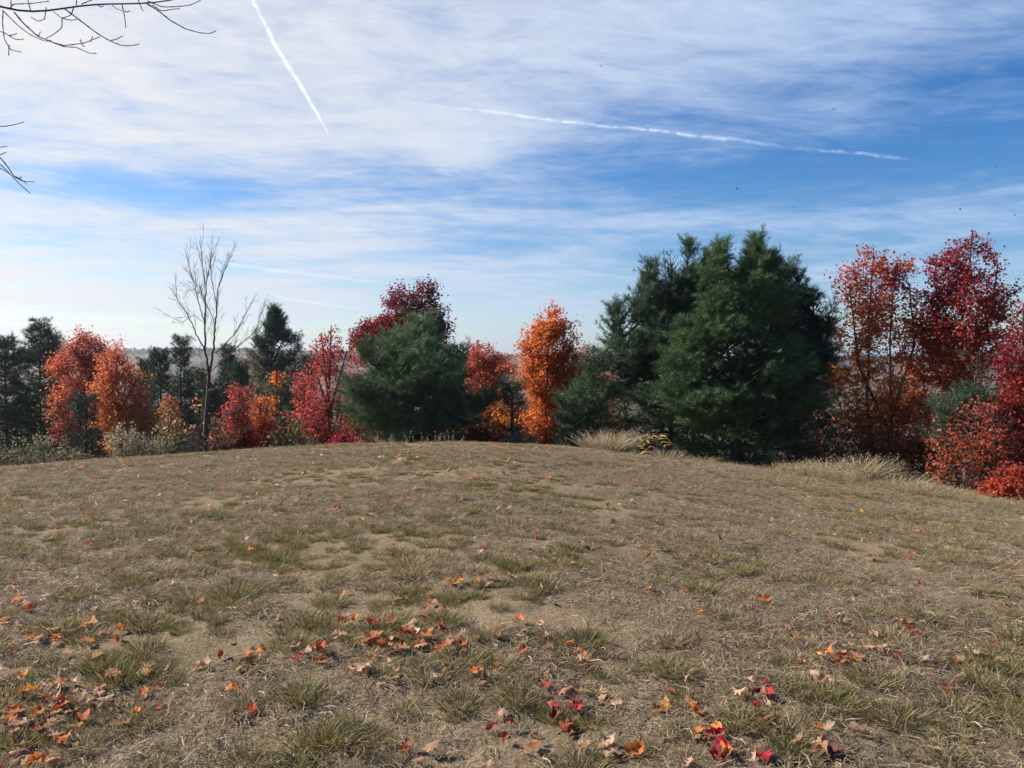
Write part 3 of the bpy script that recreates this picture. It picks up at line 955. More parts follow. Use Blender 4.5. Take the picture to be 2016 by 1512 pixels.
# ---- right maples
maple('two stemmed maple, pink above and amber below, right of the great pines', 21, 1735,
      [['b', (1707, 800), (1712, 620), (1720, 490)], ['b', (1755, 850), (1752, 640), (1765, 520)], [(1755, 820), (1800, 680), (1790, 560)], [(1755, 860), (1690, 720), (1672, 560)]],
      [(1720, 560, 56, 75), (1765, 580, 40, 75), (1690, 640, 46, 80), (1740, 680, 70, 70), (1700, 760, 70, 70), (1780, 760, 50, 70), (1730, 840, 70, 50), (1665, 560, 18, 40), (1775, 520, 18, 28)],
      [(0, (.40, .11, .03)), (.2, ORNG), (.42, AMBR), (.6, (.50, .12, .035)), (.78, (.42, .08, .05)), (1, (.36, .07, .06))], 640, 22, .088, 42, .16, .34, rt=.0055, r0=.065, shell=.3, skirt=0.15)
maple('tall crimson maple at right, orange at its foot', 20.5, 1888,
      [['b', (1888, 780), (1893, 640), (1915, 455)], [(1890, 760), (1850, 640), (1840, 540)], [(1890, 740), (1950, 620), (1965, 520)]],
      [(1850, 660, 60, 50), (1940, 680, 62, 60), (1870, 715, 85, 60), (1830, 620, 40, 50), (1912, 510, 62, 55), (1900, 580, 85, 60), (1950, 570, 45, 60), (1850, 560, 45, 70), (1880, 660, 90, 50), (1840, 720, 55, 60), (1960, 640, 40, 60), (1830, 780, 50, 50), (1905, 760, 40, 50)],
      [(0, REDO), (.2, ORNG), (.42, (.50, .11, .035)), (.6, (.38, .05, .035)), (.8, (.30, .020, .032)), (1, (.26, .020, .032))], 780, 24, .088, 43, .15, .35, rt=.0055, r0=.075, shell=.3, skirt=0.20)
maple('crimson maple cut by the right edge of the photo', 19, 2010, [['b', (2012, 800), (2015, 600)], [(2010, 850), (1980, 720)], [(2012, 820), (2050, 650)]],
      [(2010, 700, 50, 75), (1990, 780, 45, 60), (2040, 780, 60, 90), (2000, 860, 60, 60), (2030, 620, 30, 40)],
      [(0, RED), (.4, (.45, .05, .03)), (.7, CRIM), (1, CRIM)], 380, 26, .085, 44, .15, .30, r0=.06, skirt=0.30)
pine('young bluish pine among red leaves at the right', 18.5, 1905, [['b', (1905, 850), (1925, 718)], [(1905, 880), (1860, 800)]],
     [(1905, 830, 62, 75), (1925, 760, 42, 45), (1870, 860, 50, 55)], 3600, 45, ((.040, .066, .042), (.075, .105, .058)), .16, 13, .009, sep=.12, thr=.42, rise=.6, group=GR_PINE)
maple('sprawling orange leaved shrub in front of the young pine at right', 17.6, 1915, [['b', (1920, 880), (1900, 800)], ['b', (1880, 890)], ['b', (1960, 880)], ['b', (1955, 850), (1945, 790)]],
      [(1900, 890, 70, 40), (1960, 870, 55, 50), (1930, 830, 60, 50), (1870, 910, 50, 28), (1990, 920, 45, 35), (1850, 870, 35, 40)],
      [(0, (.36, .08, .03)), (.4, (.42, .10, .035)), (1, (.34, .06, .04))], 260, 10, .085, 46, .14, .36, r0=.025, name='shrub', cat='shrub', bark=M_BARKG, skirt=0.25)
maple('low scarlet bush spilling over dry grass at the right edge', 16.6, 1995, [['b', (1990, 950)], ['b', (2020, 940)]],
      [(1985, 950, 42, 26), (2020, 930, 40, 45), (1955, 965, 22, 14)], [(0, (.46, .085, .03)), (1, (.42, .055, .035))], 130, 20, .08, 47, .11, .24, r0=.02, name='shrub', cat='shrub', skirt=0.30)
maple('dark leafless brush under the right side of the great pines', 20, 1640, [['b', (1640, 850)], ['b', (1600, 860)], ['b', (1670, 830)], ['b', (1700, 850)]],
      [(1640, 850, 75, 60), (1600, 880, 45, 35), (1690, 860, 45, 55)], [(0, BRN), (1, RUST)], 240, 7, .08, 48, .16, .25, r0=.022, rt=.005, name='thicket', cat='shrub', skirt=0.30)
maple('rust brown undergrowth below the two stemmed maple', 20, 1790, [['b', (1790, 860)], ['b', (1750, 870)], ['b', (1830, 870)]],
      [(1790, 880, 65, 45), (1740, 880, 45, 40), (1830, 860, 45, 50)], [(0, BRN), (.6, RUST), (1, REDO)], 240, 14, .085, 49, .15, .28, r0=.022, name='thicket', cat='shrub', skirt=0.30)


# ---- second row: dense dark undergrowth and evergreens that close the gaps behind the front trees
DKG = [(0, (.030, .034, .020)), (.5, (.045, .055, .030)), (1, (.07, .08, .042))]
DKB = [(0, (.055, .040, .026)), (.5, (.10, .065, .04)), (1, (.15, .10, .06))]
for k_, (px, w_, top, Yd, st_, lab) in enumerate([
    (45, 75, 800, 38, DKG, 'dark undergrowth behind the pines at the left edge'),
    (150, 70, 800, 37, DKB, 'brown undergrowth behind the two orange maples at left'),
    (262, 70, 800, 38, DKG, 'dark undergrowth right of the broad orange maple'),
    (350, 70, 790, 40, DKG, 'dark undergrowth behind the two slim young pines'),
    (430, 65, 775, 42, DKG, 'dark undergrowth behind the leafless tree'),
    (500, 65, 750, 44, DKB, 'brown thicket below the open thin pine'),
    (580, 70, 760, 42, DKG, 'dark undergrowth behind the thin red maple'),
    (670, 70, 770, 40, DKB, 'brown thicket left of the round pine'),
    (900, 80, 800, 36, DKG, 'dark undergrowth right of the round pine'),
    (1000, 60, 790, 36, DKB, 'brown thicket behind the small sapling pine'),
    (1195, 60, 735, 38, DKB, 'brown thicket in the gap left of the great pines'),
    (1020, 60, 770, 40, DKB, 'brown thicket in the gap left of the bright orange maple'),
    (1130, 80, 745, 36, DKG, 'dark undergrowth right of the bright orange maple'),
    (1230, 80, 800, 34, DKG, 'dark undergrowth under the great pines, left end'),
    (1330, 85, 790, 31, DKG, 'dark undergrowth under the great pines, left of the middle'),
    (1450, 85, 780, 30, DKG, 'dark undergrowth under the great pines, middle'),
    (1560, 85, 790, 31, DKG, 'dark undergrowth under the great pines, right of the middle'),
    (808, 90, 790, 34, DKG, 'dark undergrowth behind the round pine trunk'),
    (1660, 80, 800, 32, DKG, 'dark undergrowth under the great pines, right end'),
    (1790, 85, 760, 30, DKB, 'brown thicket between the two tall right maples'),
    (1900, 85, 770, 29, DKG, 'dark undergrowth behind the young bluish pine'),
    (2000, 85, 770, 28, DKB, 'brown thicket behind the crimson maple at the right edge')]):
    maple(lab, Yd, px, [['b', (px, top + 30)], ['b', (px - w_ * .5, top + 40)], ['b', (px + w_ * .5, top + 40)]],
          [(px, top + 70, w_, 75), (px - w_ * .3, top + 35, w_ * .45, 45), (px + w_ * .35, top + 45, w_ * .4, 45), (px, top + 110, w_ * 1.1, 50)],
          st_, 240, 20, .17, 400 + k_, .26, .2, r0=.04, name='thicket', cat='shrub', skirt=.3, group='undergrowth closing the gaps in the wood')

# ------------------------------------------------------------------ leafless tree (limbs as in the photograph)
def bare_tree():
    Yd = 24.0
    r = np.random.default_rng(77)
    org = foot(405, Yd)
    root = thing('bare_tree', 'slender leafless grey tree standing above the bushes at left', 'tree', org)
    def P(pts, dys=None):
        return np.array([at(p[0], p[1], Yd + (p[2] if len(p) > 2 else 0)) for p in pts])
    tb = Tubes()
    tr = np.concatenate([[org + np.array([0, 0, -.1])], P([(404, 860), (408, 800), (412, 738)])])
    m_ = Yd / F
    tb.add(tr, np.array([.098, .076, .066, .054]), 8)
    link('trunk', tb.mesh('trunk', M_BARKG, org), root)
    limbs = [
        ([(412, 738), (404, 690), (404, 640), (405, 560), (413, 525), (420, 500)], .050),
        ([(412, 738), (420, 690), (424, 640), (428, 570), (436, 545), (444, 518)], .050),
        ([(402, 690), (388, 660, -.4), (368, 615, -.8), (345, 585, -1.0), (332, 563, -1.1)], .028),
        ([(424, 695), (450, 672, .4), (470, 645, .7), (488, 612, .8), (494, 596, .8)], .026),
        ([(403, 640), (390, 590, .5), (378, 545, .8), (362, 488, 1.0)], .024),
        ([(404, 560), (398, 520, -.3), (394, 466, -.5)], .018),
        ([(426, 600), (418, 560, -.3), (414, 520, -.5), (417, 488, -.5)], .015),
        ([(428, 570), (440, 540, .3), (450, 510, .5), (456, 505, .5)], .015),
        ([(405, 600), (394, 575, .4), (374, 568, .7), (360, 588, .9)], .012),
        ([(410, 735), (398, 705, .6), (380, 690, .9), (365, 668, 1.2)], .014),
        ([(424, 640), (412, 610, .4), (400, 590, .6), (392, 560, .7)], .014),
        ([(412, 735), (440, 710, -.5), (470, 680, -.9), (505, 650, -1.2), (513, 604, -1.3)], .022),
        ([(404, 640), (384, 618, -.4), (352, 640, -.7), (338, 632, -.8)], .010),
        ([(407, 770), (440, 760, -.6), (458, 735, -.9)], .020),
        ([(405, 840), (450, 815, -.7), (500, 790, -1.2), (540, 760, -1.5)], .022),
        ([(404, 860), (440, 830, -.5), (480, 815, -.8)], .014),
        ([(404, 885), (450, 870, -.8), (490, 845, -1.3), (512, 835, -1.4)], .018),
        ([(404, 870), (380, 830, -.6), (350, 800, -1.0), (330, 760, -1.2)], .014),
    ]
    r2 = np.random.default_rng(5)
    for pts, rad in limbs:
        q = P(pts)
        L = np.concatenate([[0], np.cumsum(np.linalg.norm(np.diff(q, axis=0), axis=1))])
        m = max(6, int(L[-1] / .12)); tt = np.linspace(0, L[-1], m)
        qq = np.stack([np.interp(tt, L, q[:, i]) for i in range(3)], 1)
        ker = np.array([.25, .5, .25])
        for _ in range(2):
            qq[1:-1] = .25 * qq[:-2] + .5 * qq[1:-1] + .25 * qq[2:]
        qq[1:-1] += r2.normal(size=(m - 2, 3)) * .012
        lb = Tubes()
        lb.add(qq, np.linspace(rad * .82, .005, m), 6)
        # twigs
        nt = int(L[-1] / .16)
        for _ in range(nt):
            i0 = r2.integers(int(m * .3), int(m * .9))
            dv = unit(qq[min(i0 + 1, m - 1)] - qq[i0 - 1])
            td = unit(dv + unit(r2.normal(size=3)) * .48 + np.array([0, 0, .35]))
            ln = r2.uniform(.25, .85)
            t_ = np.linspace(0, 1, 5)[:, None]
            tw = qq[i0] + td * ln * t_ + np.array([0, 0, .08 * ln]) * t_ ** 2 + r2.normal(size=(5, 3)) * .012 * t_
            lb.add(tw, np.linspace(.0045, .0028, 5), 4)
            for __ in range(2):
                k = r2.integers(2, 4)
                td2 = unit(td + unit(r2.normal(size=3)) * .8)
                lb.add(tw[k] + td2 * ln * .4 * np.linspace(0, 1, 3)[:, None], np.linspace(.004, .0028, 3), 3)
        link('limb', lb.mesh('limb', M_BARKG, org), root)
    # a handful of clinging russet leaves low down
    pl = []
    for (px, py) in [(385, 800), (395, 795), (352, 828), (370, 848), (380, 840), (412, 870), (390, 803), (345, 850)]:
        c = at(px, py, Yd - .6)
        pl.append(c + r.normal(size=(5, 3)) * .09)
    pl = np.concatenate(pl)
    link('clinging_leaves', leaf_cloud('clinging_leaves', pl, .11, palette([(0, (.45, .16, .09)), (1, (.42, .13, .07))], np.zeros(len(pl)), r), org, M_LEAF, seed=3), root)


bare_tree()

# ------------------------------------------------------------------ shrubs along the edge
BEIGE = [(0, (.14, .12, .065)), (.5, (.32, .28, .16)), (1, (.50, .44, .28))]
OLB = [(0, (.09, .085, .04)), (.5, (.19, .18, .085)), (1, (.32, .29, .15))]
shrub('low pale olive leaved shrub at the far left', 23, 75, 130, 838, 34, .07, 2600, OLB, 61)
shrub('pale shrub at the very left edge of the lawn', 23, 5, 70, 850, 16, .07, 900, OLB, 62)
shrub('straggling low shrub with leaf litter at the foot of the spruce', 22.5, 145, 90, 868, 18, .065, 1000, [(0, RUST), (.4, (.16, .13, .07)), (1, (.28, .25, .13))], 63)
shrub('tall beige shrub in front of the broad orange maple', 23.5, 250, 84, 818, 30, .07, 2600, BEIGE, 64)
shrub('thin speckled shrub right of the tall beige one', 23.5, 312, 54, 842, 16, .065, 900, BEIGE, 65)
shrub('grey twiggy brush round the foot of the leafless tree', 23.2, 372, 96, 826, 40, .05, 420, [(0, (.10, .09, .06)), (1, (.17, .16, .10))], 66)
for px_, w_, tp_, st_, lab_, sd_ in [
    (330, 80, 800, [(0, (.08, .07, .035)), (1, (.20, .16, .07))], 'olive brush at the foot of the two slim young pines', 601),
    (432, 80, 800, [(0, (.10, .05, .03)), (1, (.26, .11, .06))], 'rusty brush between leafless trunk and crimson shrub', 602),
    (575, 90, 800, [(0, (.07, .075, .035)), (1, (.19, .17, .07))], 'olive brush below the yellowish young pine', 603),
    (622, 90, 800, [(0, CRIM), (1, (.40, .07, .05))], 'red brush in front of the thin red maple', 604),
    (705, 80, 790, [(0, RUST), (1, (.36, .08, .05))], 'rusty brush at the left foot of the round pine', 605),
    (895, 80, 815, [(0, RUST), (1, (.44, .12, .04))], 'orange brush at the right foot of the round pine', 606),
    (965, 80, 800, [(0, RUST), (1, (.46, .14, .04))], 'orange brush left of the small sapling pine', 607),
    (1045, 70, 830, [(0, RUST), (1, (.46, .12, .035))], 'orange brush at the foot of the bright orange maple', 608),
    (1115, 70, 815, [(0, (.05, .06, .03)), (1, (.15, .14, .06))], 'dark olive brush under the low spreading pine', 609)]:
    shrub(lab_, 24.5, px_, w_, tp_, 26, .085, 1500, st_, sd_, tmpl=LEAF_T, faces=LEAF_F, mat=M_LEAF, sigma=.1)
shrub('weedy brush between red shrub and green pine at the crest', 22.5, 590, 90, 855, 22, .05, 800, [(0, (.10, .10, .05)), (1, (.24, .20, .11))], 67)
shrub('speckled olive shrub at the crest below the orange maple', 21.5, 1025, 90, 838, 24, .055, 1500, OLB, 68)
shrub('pale seedy shrub left of the dry grass clump near the great pines', 19, 1170, 60, 850, 18, .045, 700, BEIGE, 69)
shrub('dark stemmed shrub with silvery leaves behind the dry grass clump', 19.2, 1228, 66, 848, 18, .045, 600, [(0, (.20, .18, .11)), (1, (.42, .39, .30))], 70)
yp = shrub('small plant with drooping bright yellow leaves before the great pines', 18.6, 1284, 74, 860, 11, .12, 90, [(0, YELL), (1, (.72, .50, .09))], 71,
      tmpl=np.array([[0, -.5, 0], [-.16, 0, .05], [0, .5, -.14], [.16, 0, .05]]), mat=M_LEAF, sigma=.05, lo=.55, name='yellow_plant', cat='plant')
for ch in list(yp.children):
    if ch.name.startswith('foliage'):
        bpy.data.objects.remove(ch)
_yr = np.random.default_rng(717)
for px_, py_ in [(1262, 866), (1270, 874), (1280, 862), (1290, 868), (1300, 864), (1308, 870), (1316, 866), (1268, 884), (1278, 890), (1258, 878), (1288, 858), (1312, 876),
                 (1274, 868), (1296, 874), (1284, 880), (1264, 892), (1254, 888), (1320, 872), (1304, 858), (1276, 858)]:
    _p = at(px_, py_, 18.6 + _yr.normal() * .12)
    V_ = np.array([[-.11, 0, -.03], [-.04, .028, .015], [-.04, -.028, .015], [.05, .024, 0], [.05, -.024, 0], [.12, 0, -.055], [-.04, 0, .005], [.05, 0, -.012]])
    F_ = np.array([[0, 6, 1], [0, 2, 6], [1, 6, 7], [1, 7, 3], [6, 2, 4], [6, 4, 7], [3, 7, 5], [7, 4, 5]])
    lf = link('leaf', mesh_np('leaf', V_, [F_], np.tile(np.array([[.64, .42, .11]]) * _yr.uniform(.8, 1.1), (8, 1)), M_LEAF), yp)
    lf.location = _p - np.array(yp.location)
    lf.rotation_euler = (_yr.normal() * .4, _yr.normal() * .35, _yr.normal() * .5)
shrub('little yellow tipped weed at the foot of the bright pine', 18.3, 1352, 24, 894, 6, .05, 90, [(0, (.3, .2, .07)), (1, (.5, .36, .12))], 72, name='weed', cat='plant')
shrub('green undergrowth at the foot of the olive pine', 23, 610, 70, 850, 18, .06, 800, [(0, (.05, .06, .03)), (1, (.14, .14, .06))], 73)


# ------------------------------------------------------------------ tall dry grass
def blades(r, n, H, W, lean, wid, seedheads=False, bend=.5):
    """returns V, tris for a clump of n curved grass blades"""
    V, Fc = [], []
    for i in range(n):
        a = r.uniform(0, 6.283); rad = math.sqrt(r.random()) * W
        p = np.array([math.cos(a) * rad, math.sin(a) * rad, -.01])
        ld = unit(np.array([math.cos(a), math.sin(a), 0]) * rad / (W + 1e-6) * lean + np.array([r.normal() * .35 * lean, r.normal() * .35 * lean, 1.0]))
        h = H * r.uniform(.5, 1.1)
        side = unit(np.cross(ld, r.normal(size=3)))
        hor = np.array([ld[0], ld[1], 0]); hor = hor / (np.linalg.norm(hor) + 1e-6)
        b = len(V)
        for s, wf in ((0, 1), (.4, .9), (.75, .6)):
            c = p + ld * h * s + hor * bend * h * s * s * .6 - np.array([0, 0, bend * h * s * s * .35])
            V += [c - side * wid * wf / 2, c + side * wid * wf / 2]
        c = p + ld * h + hor * bend * h * .6 - np.array([0, 0, bend * h * .35])
        V.append(c)
        Fc += [[b, b + 1, b + 3], [b, b + 3, b + 2], [b + 2, b + 3, b + 5], [b + 2, b + 5, b + 4], [b + 4, b + 5, b + 6]]
        if seedheads and r.random() < .6:
            for s in range(5):
                q = c + (ld * -.05 * s + r.normal(size=3) * .02)
                d = unit(r.normal(size=3)) * .025
                e = unit(r.normal(size=3)) * .012
                bb = len(V)
                V += [q - d, q + d, q + e]
                Fc.append([bb, bb + 1, bb + 2])
    return np.array(V), np.array(Fc)


def grass_clump(label, Yd, px, W, H, n, seed, group='clumps of tall dry grass'):
    r = np.random.default_rng(seed)
    org = foot(px, Yd)
    V, Fc = blades(r, int(n * 1.7), H, W, .55, .014, True, .5)
    V[:, 0] += np.maximum(V[:, 2], 0) ** 1.5 * .35   # all lean a little with the wind
    t = np.clip(V[:, 2] / H, 0, 1)
    c = palette([(0, (.16, .12, .06)), (.5, (.36, .28, .16)), (1, (.46, .37, .25))], t, r, .1)
    o = link('grass_clump', mesh_np('grass_clump', V, [Fc], c, M_GRASS), None, org)
    tag(o, label, 'grass clump', group)


grass_clump('tall pinkish dry grass clump left of the yellow plant', 17.6, 1195, .38, .78, 260, 81)
grass_clump('small wispy dry grass clump right of the yellow plant', 18.0, 1310, .22, .42, 110, 82)
grass_clump('tallest dry grass clump, at the foot of the two stemmed maple', 16.9, 1695, .30, .82, 280, 83)
grass_clump('bent dry grass clump just left of the tallest one', 17.2, 1628, .26, .62, 170, 84)
grass_clump('low dry grass clump left of the bent one under the great pines', 18.0, 1590, .25, .40, 120, 85)
grass_clump('feathery dry grass clump on the slope below the right maples', 16.0, 1770, .34, .55, 180, 86)


def inst_stuff(name, pts, rots, scls, idx, templates, label=None):
    """scatter template meshes on points with geometry nodes: one uncountable mass"""
    coll = bpy.data.collections.new(name + '_kinds')
    for i, me in enumerate(templates):
        o = bpy.data.objects.new('%s_kind_%02d' % (name, i), me)
        coll.objects.link(o)
    me = bpy.data.meshes.new(name)
    me.vertices.add(len(pts)); me.vertices.foreach_set('co', np.asarray(pts, np.float32).ravel())
    a = me.attributes.new('rot', 'FLOAT_VECTOR', 'POINT'); a.data.foreach_set('vector', np.asarray(rots, np.float32).ravel())
    a = me.attributes.new('scl', 'FLOAT', 'POINT'); a.data.foreach_set('value', np.asarray(scls, np.float32))
    a = me.attributes.new('idx', 'INT', 'POINT'); a.data.foreach_set('value', np.asarray(idx, np.int32))
    ob = link(name, me)
    ng = bpy.data.node_groups.new(name + '_scatter', 'GeometryNodeTree')
    ng.interface.new_socket('Geometry', in_out='INPUT', socket_type='NodeSocketGeometry')
    ng.interface.new_socket('Geometry', in_out='OUTPUT', socket_type='NodeSocketGeometry')
    k = NT(ng)
    gi, go = k.n('NodeGroupInput'), k.n('NodeGroupOutput')
    ci = k.n('GeometryNodeCollectionInfo')
    ci.inputs['Collection'].default_value = coll
    ci.inputs['Separate Children'].default_value = True
    ci.inputs['Reset Children'].default_value = True
    iop = k.n('GeometryNodeInstanceOnPoints')
    iop.inputs['Pick Instance'].default_value = True
    def na(nm, dt):
        q = k.n('GeometryNodeInputNamedAttribute', data_type=dt); q.inputs['Name'].default_value = nm
        return q.outputs[0]
    m2p = k.n('GeometryNodeMeshToPoints')
    ng.links.new(gi.outputs[0], m2p.inputs[0])
    ng.links.new(m2p.outputs[0], iop.inputs['Points'])
    ng.links.new(ci.outputs[0], iop.inputs['Instance'])
    ng.links.new(na('idx', 'INT'), iop.inputs['Instance Index'])
    e2r = k.n('FunctionNodeEulerToRotation')
    ng.links.new(na('rot', 'FLOAT_VECTOR'), e2r.inputs[0])
    ng.links.new(e2r.outputs[0], iop.inputs['Rotation'])
    ng.links.new(na('scl', 'FLOAT'), iop.inputs['Scale'])
    ng.links.new(iop.outputs[0], go.inputs[0])
    md = ob.modifiers.new('scatter', 'NODES'); md.node_group = ng
    ob['kind'] = 'stuff'
    if label: ob['label'] = label
    return ob


def field_points(n, y0, y1, r, k=0.70, m=1.2):
    """even density over the visible wedge of lawn"""
    y = np.sqrt(r.uniform(y0 * y0, y1 * y1, n))
    y = np.where(r.random(n) < .12, r.uniform(y0, y1, n), y)
    x = r.uniform(-1, 1, n) * (k * y + m)
    return x, y


def slope_rot(x, y, r, n):
    e = .15
    sx = (tz(x + e, y) - tz(x - e, y)) / (2 * e); sy = (tz(x, y + e) - tz(x, y - e)) / (2 * e)
    return np.stack([np.arctan(sy), -np.arctan(sx), np.zeros(n)], 1)


def tinted(me_V, Fc, r, nverts_per, c_lo, c_hi, name, mat, topfade=None):
    """per blade colour between two hues"""
    n = len(me_V)
    nb = n // nverts_per
    f = np.repeat(r.random(nb), nverts_per)[:, None]
    f = np.concatenate([f, np.full((n - len(f), 1), .5)])
    c = np.array(c_lo) * (1 - f) + np.array(c_hi) * f
    c *= np.repeat(np.exp(r.normal(size=nb) * .25), nverts_per)[:, None] if nb * nverts_per == n else 1
    return mesh_np(name, me_V, [Fc], np.clip(c, 0, .9), mat)


r = np.random.default_rng(101)
# --- grass tufts: domed matted clumps, bleached tips, greenish bases also darkened in colour to imitate shade
def tuft_mesh(r, n, H, W, lean, wid, base_lo, base_hi, tip_lo, tip_hi, bend=.8):
    V, Fc = blades(r, n, H, W, lean, wid, False, bend)
    f = np.repeat(r.random(n), 7)[:, None]
    b = np.array(base_lo) * (1 - f) + np.array(base_hi) * f
    t = np.array(tip_lo) * (1 - f) + np.array(tip_hi) * f
    g = np.tile(np.array([0, 0, .35, .35, .75, .75, 1.0]), n)[:, None]
    c = (b * (1 - g) + t * g) * np.repeat(np.exp(r.normal(size=n) * .25), 7)[:, None]
    return mesh_np('tuft', V, [Fc], np.clip(c, 0, .9), M_GRASS)


tuft_me = []
for i in range(5):      # straw tufts
    tuft_me.append(tuft_mesh(r, 300, .076, .070, .80, .0026, (.062, .048, .022), (.105, .08, .038), (.25, .185, .09), (.52, .39, .205), .42))
for i in range(5):      # olive tufts
    tuft_me.append(tuft_mesh(r, 300, .082, .066, .70, .0026, (.036, .038, .013), (.065, .06, .022), (.165, .14, .052), (.41, .325, .125), .42))
for i in range(2):      # dark green rosettes
    tuft_me.append(tuft_mesh(r, 40, .050, .030, 1.6, .0045, (.05, .075, .03), (.07, .10, .04), (.08, .11, .05), (.14, .17, .09), .7))
for i in range(4):      # close cropped dead stubble
    tuft_me.append(tuft_mesh(r, 80, .022, .085, 1.5, .0022, (.12, .088, .054), (.17, .128, .078), (.30, .22, .115), (.52, .39, .215), .6))
gy, gx = np.meshgrid(np.arange(2.2, 23.5, .225), np.arange(-20, 20, .225), indexing='ij')
gy, gx = gy.ravel(), gx.ravel()
x = gx + r.uniform(-.10, .10, len(gx)); y = gy + r.uniform(-.11, .11, len(gx))
inside_ = np.abs(x) < .74 * y + 1.2
x, y = x[inside_], y[inside_]; n = len(x)
broad = fbm(x / 1.6, y / 1.6, 51, 3)
leftness = sstep(3.5, -4, x)
prob = .74 + 1.5 * (broad - .5) + .22 * (leftness - .4) + .10 * sstep(8, 15, y)
big = r.random(n) < prob
scl = (.58 + .62 * r.random(n) ** 1.5 + .5 * np.clip(broad - .5, 0, .3)) * (1.32 - .42 * sstep(4, 12, y))
idx = np.zeros(n, int)
green = vnoise(x / .9, y / .9, 61) + .45 * (r.random(n) - .5) + .07 * leftness
idx[big] = np.where(green[big] > .46, r.integers(5, 10, int(big.sum())), r.integers(0, 5, int(big.sum())))
rosette = (r.random(n) < .035) & ~big
idx[rosette] = r.integers(10, 12, int(rosette.sum())); scl[rosette] = r.uniform(.7, 1.5, int(rosette.sum()))
keep = big | rosette
x, y, idx, scl = x[keep], y[keep], idx[keep], scl[keep]
# little side tufts hugging the big ones
rep_ = r.integers(0, len(x), len(x))
ang = r.uniform(0, 6.283, len(x)); dd = .085 * scl[rep_] + .03
x2 = x[rep_] + np.cos(ang) * dd; y2 = y[rep_] + np.sin(ang) * dd
i2 = idx[rep_]; s2 = scl[rep_] * r.uniform(.4, .7, len(x))
# stubble carpet
n3 = 30000
x3, y3 = field_points(n3, 2.3, 23.5, r)
k3 = fbm(x3 / .9, y3 / .9, 57, 3) + .15 * (sstep(3, -4, x3) - .5) > .42
x3, y3 = x3[k3], y3[k3]; n3 = len(x3)
x = np.concatenate([x, x2, x3]); y = np.concatenate([y, y2, y3])
idx = np.concatenate([idx, i2, r.integers(12, 16, n3)]); scl = np.concatenate([scl, s2, r.uniform(.7, 1.5, n3)])
n = len(x)
rot = slope_rot(x, y, r, n); rot[:, 2] = r.uniform(0, 6.283, n)
inst_stuff('grass', np.stack([x, y, tz(x, y) - .004], 1), rot, scl, idx, tuft_me, 'short dry lawn grass in matted tufts')
print('tufts', n)

# --- thatch: dead blades lying on the soil
th_me = []
for i in range(5):
    V, Fc = [], []
    for b in range(60):
        p = np.array([r.uniform(-.16, .16), r.uniform(-.16, .16), r.uniform(0, .014)])
        a = r.uniform(0, 6.283); d = np.array([math.cos(a), math.sin(a), r.normal() * .16])
        l = r.uniform(.025, .10); s = np.array([-d[1], d[0], r.normal() * .4]) * r.uniform(.0010, .0019)
        cv = np.array([-d[1], d[0], 0]) * r.normal() * .012 + np.array([0, 0, .008])
        k = len(V)
        V += [p - s, p + s, p + d * l * .5 + cv + s, p + d * l * .5 + cv - s, p + d * l]
        Fc += [[k, k + 1, k + 2], [k, k + 2, k + 3], [k + 3, k + 2, k + 4]]
    th_me.append(tinted(np.array(V), np.array(Fc), r, 5, (.15, .11, .068), (.46, .35, .23), 'thatch', M_GRASS))
n = 30000
x, y = field_points(n, 2.2, 21, r)
kk = fbm(x / 1.1, y / 1.1, 97, 3) + .14 * (r.random(n) - .5) > .42
x, y = x[kk], y[kk]; n = len(x)
rot = slope_rot(x, y, r, n); rot[:, 2] = r.uniform(0, 6.283, n)
inst_stuff('thatch', np.stack([x, y, tz(x, y) + .003], 1), rot, r.uniform(.7, 1.3, n), r.integers(0, 5, n), th_me, 'dead straw coloured blades lying on bare soil')

# --- longer wiry blades standing in sparse sprays
sp_me = []
for i in range(4):
    V, Fc = blades(r, 14, .11, .05, 1.3, .0034, False, .7)
    sp_me.append(tinted(V, Fc, r, 7, (.20, .15, .07), (.47, .36, .20), 'spray', M_GRASS))
n = 1500
x, y = field_points(n, 2.3, 20, r)
kk = (fbm(x / 1.5, y / 1.5, 71, 2) + .25 * sstep(-4, 3, x)) > .58
x, y = x[kk], y[kk]; n = len(x)
rot = slope_rot(x, y, r, n); rot[:, 2] = r.uniform(0, 6.283, n)
inst_stuff('wiry_grass', np.stack([x, y, tz(x, y)], 1), rot, r.uniform(.6, 1.2, n), r.integers(0, 4, n), sp_me, 'longer wiry straw blades among the lawn')

# --- tall dry grass along the right margin and weed stalks on the crest
tall_me = []
for i in range(4):
    V, Fc = blades(r, 60, .38, .16, .6, .0075, True, .7)
    V[:, 0] += np.maximum(V[:, 2], 0) * .25
    t = np.clip(V[:, 2] / .46, 0, 1)
    tall_me.append(mesh_np('tall_grass', V, [Fc], palette([(0, (.17, .13, .065)), (.6, (.40, .31, .175)), (1, (.48, .39, .25))], t, r, .12), M_GRASS))
PX = []
for _ in range(900):
    px = r.uniform(1560, 2150); edge = np.interp(px, [1560, 1700, 1850, 2016, 2150], [925, 938, 966, 985, 1005])
    Yd = r.normal(17.0, .7) - (px - 1700) * .0034 - abs(r.normal()) * .4
    PX.append(((px - 1008) / F * Yd, Yd))
for _ in range(330):
    px = r.uniform(1080, 1580); Yd = r.normal(18.6, .6) - (px - 1080) * .0012
    PX.append(((px - 1008) / F * Yd, Yd))
for _ in range(260):
    px = r.uniform(300, 1080); Yd = r.normal(21.5, .6)
    PX.append(((px - 1008) / F * Yd, Yd))
PX = np.array(PX); n = len(PX)
rot = np.zeros((n, 3)); rot[:, 2] = r.uniform(-.6, .6, n)
scl = r.uniform(.35, .85, n) * (.45 + 1.1 * vnoise(PX[:, 0] * .9, PX[:, 1] * .9, 15)); scl[900:] *= r.uniform(.3, .75, n - 900)
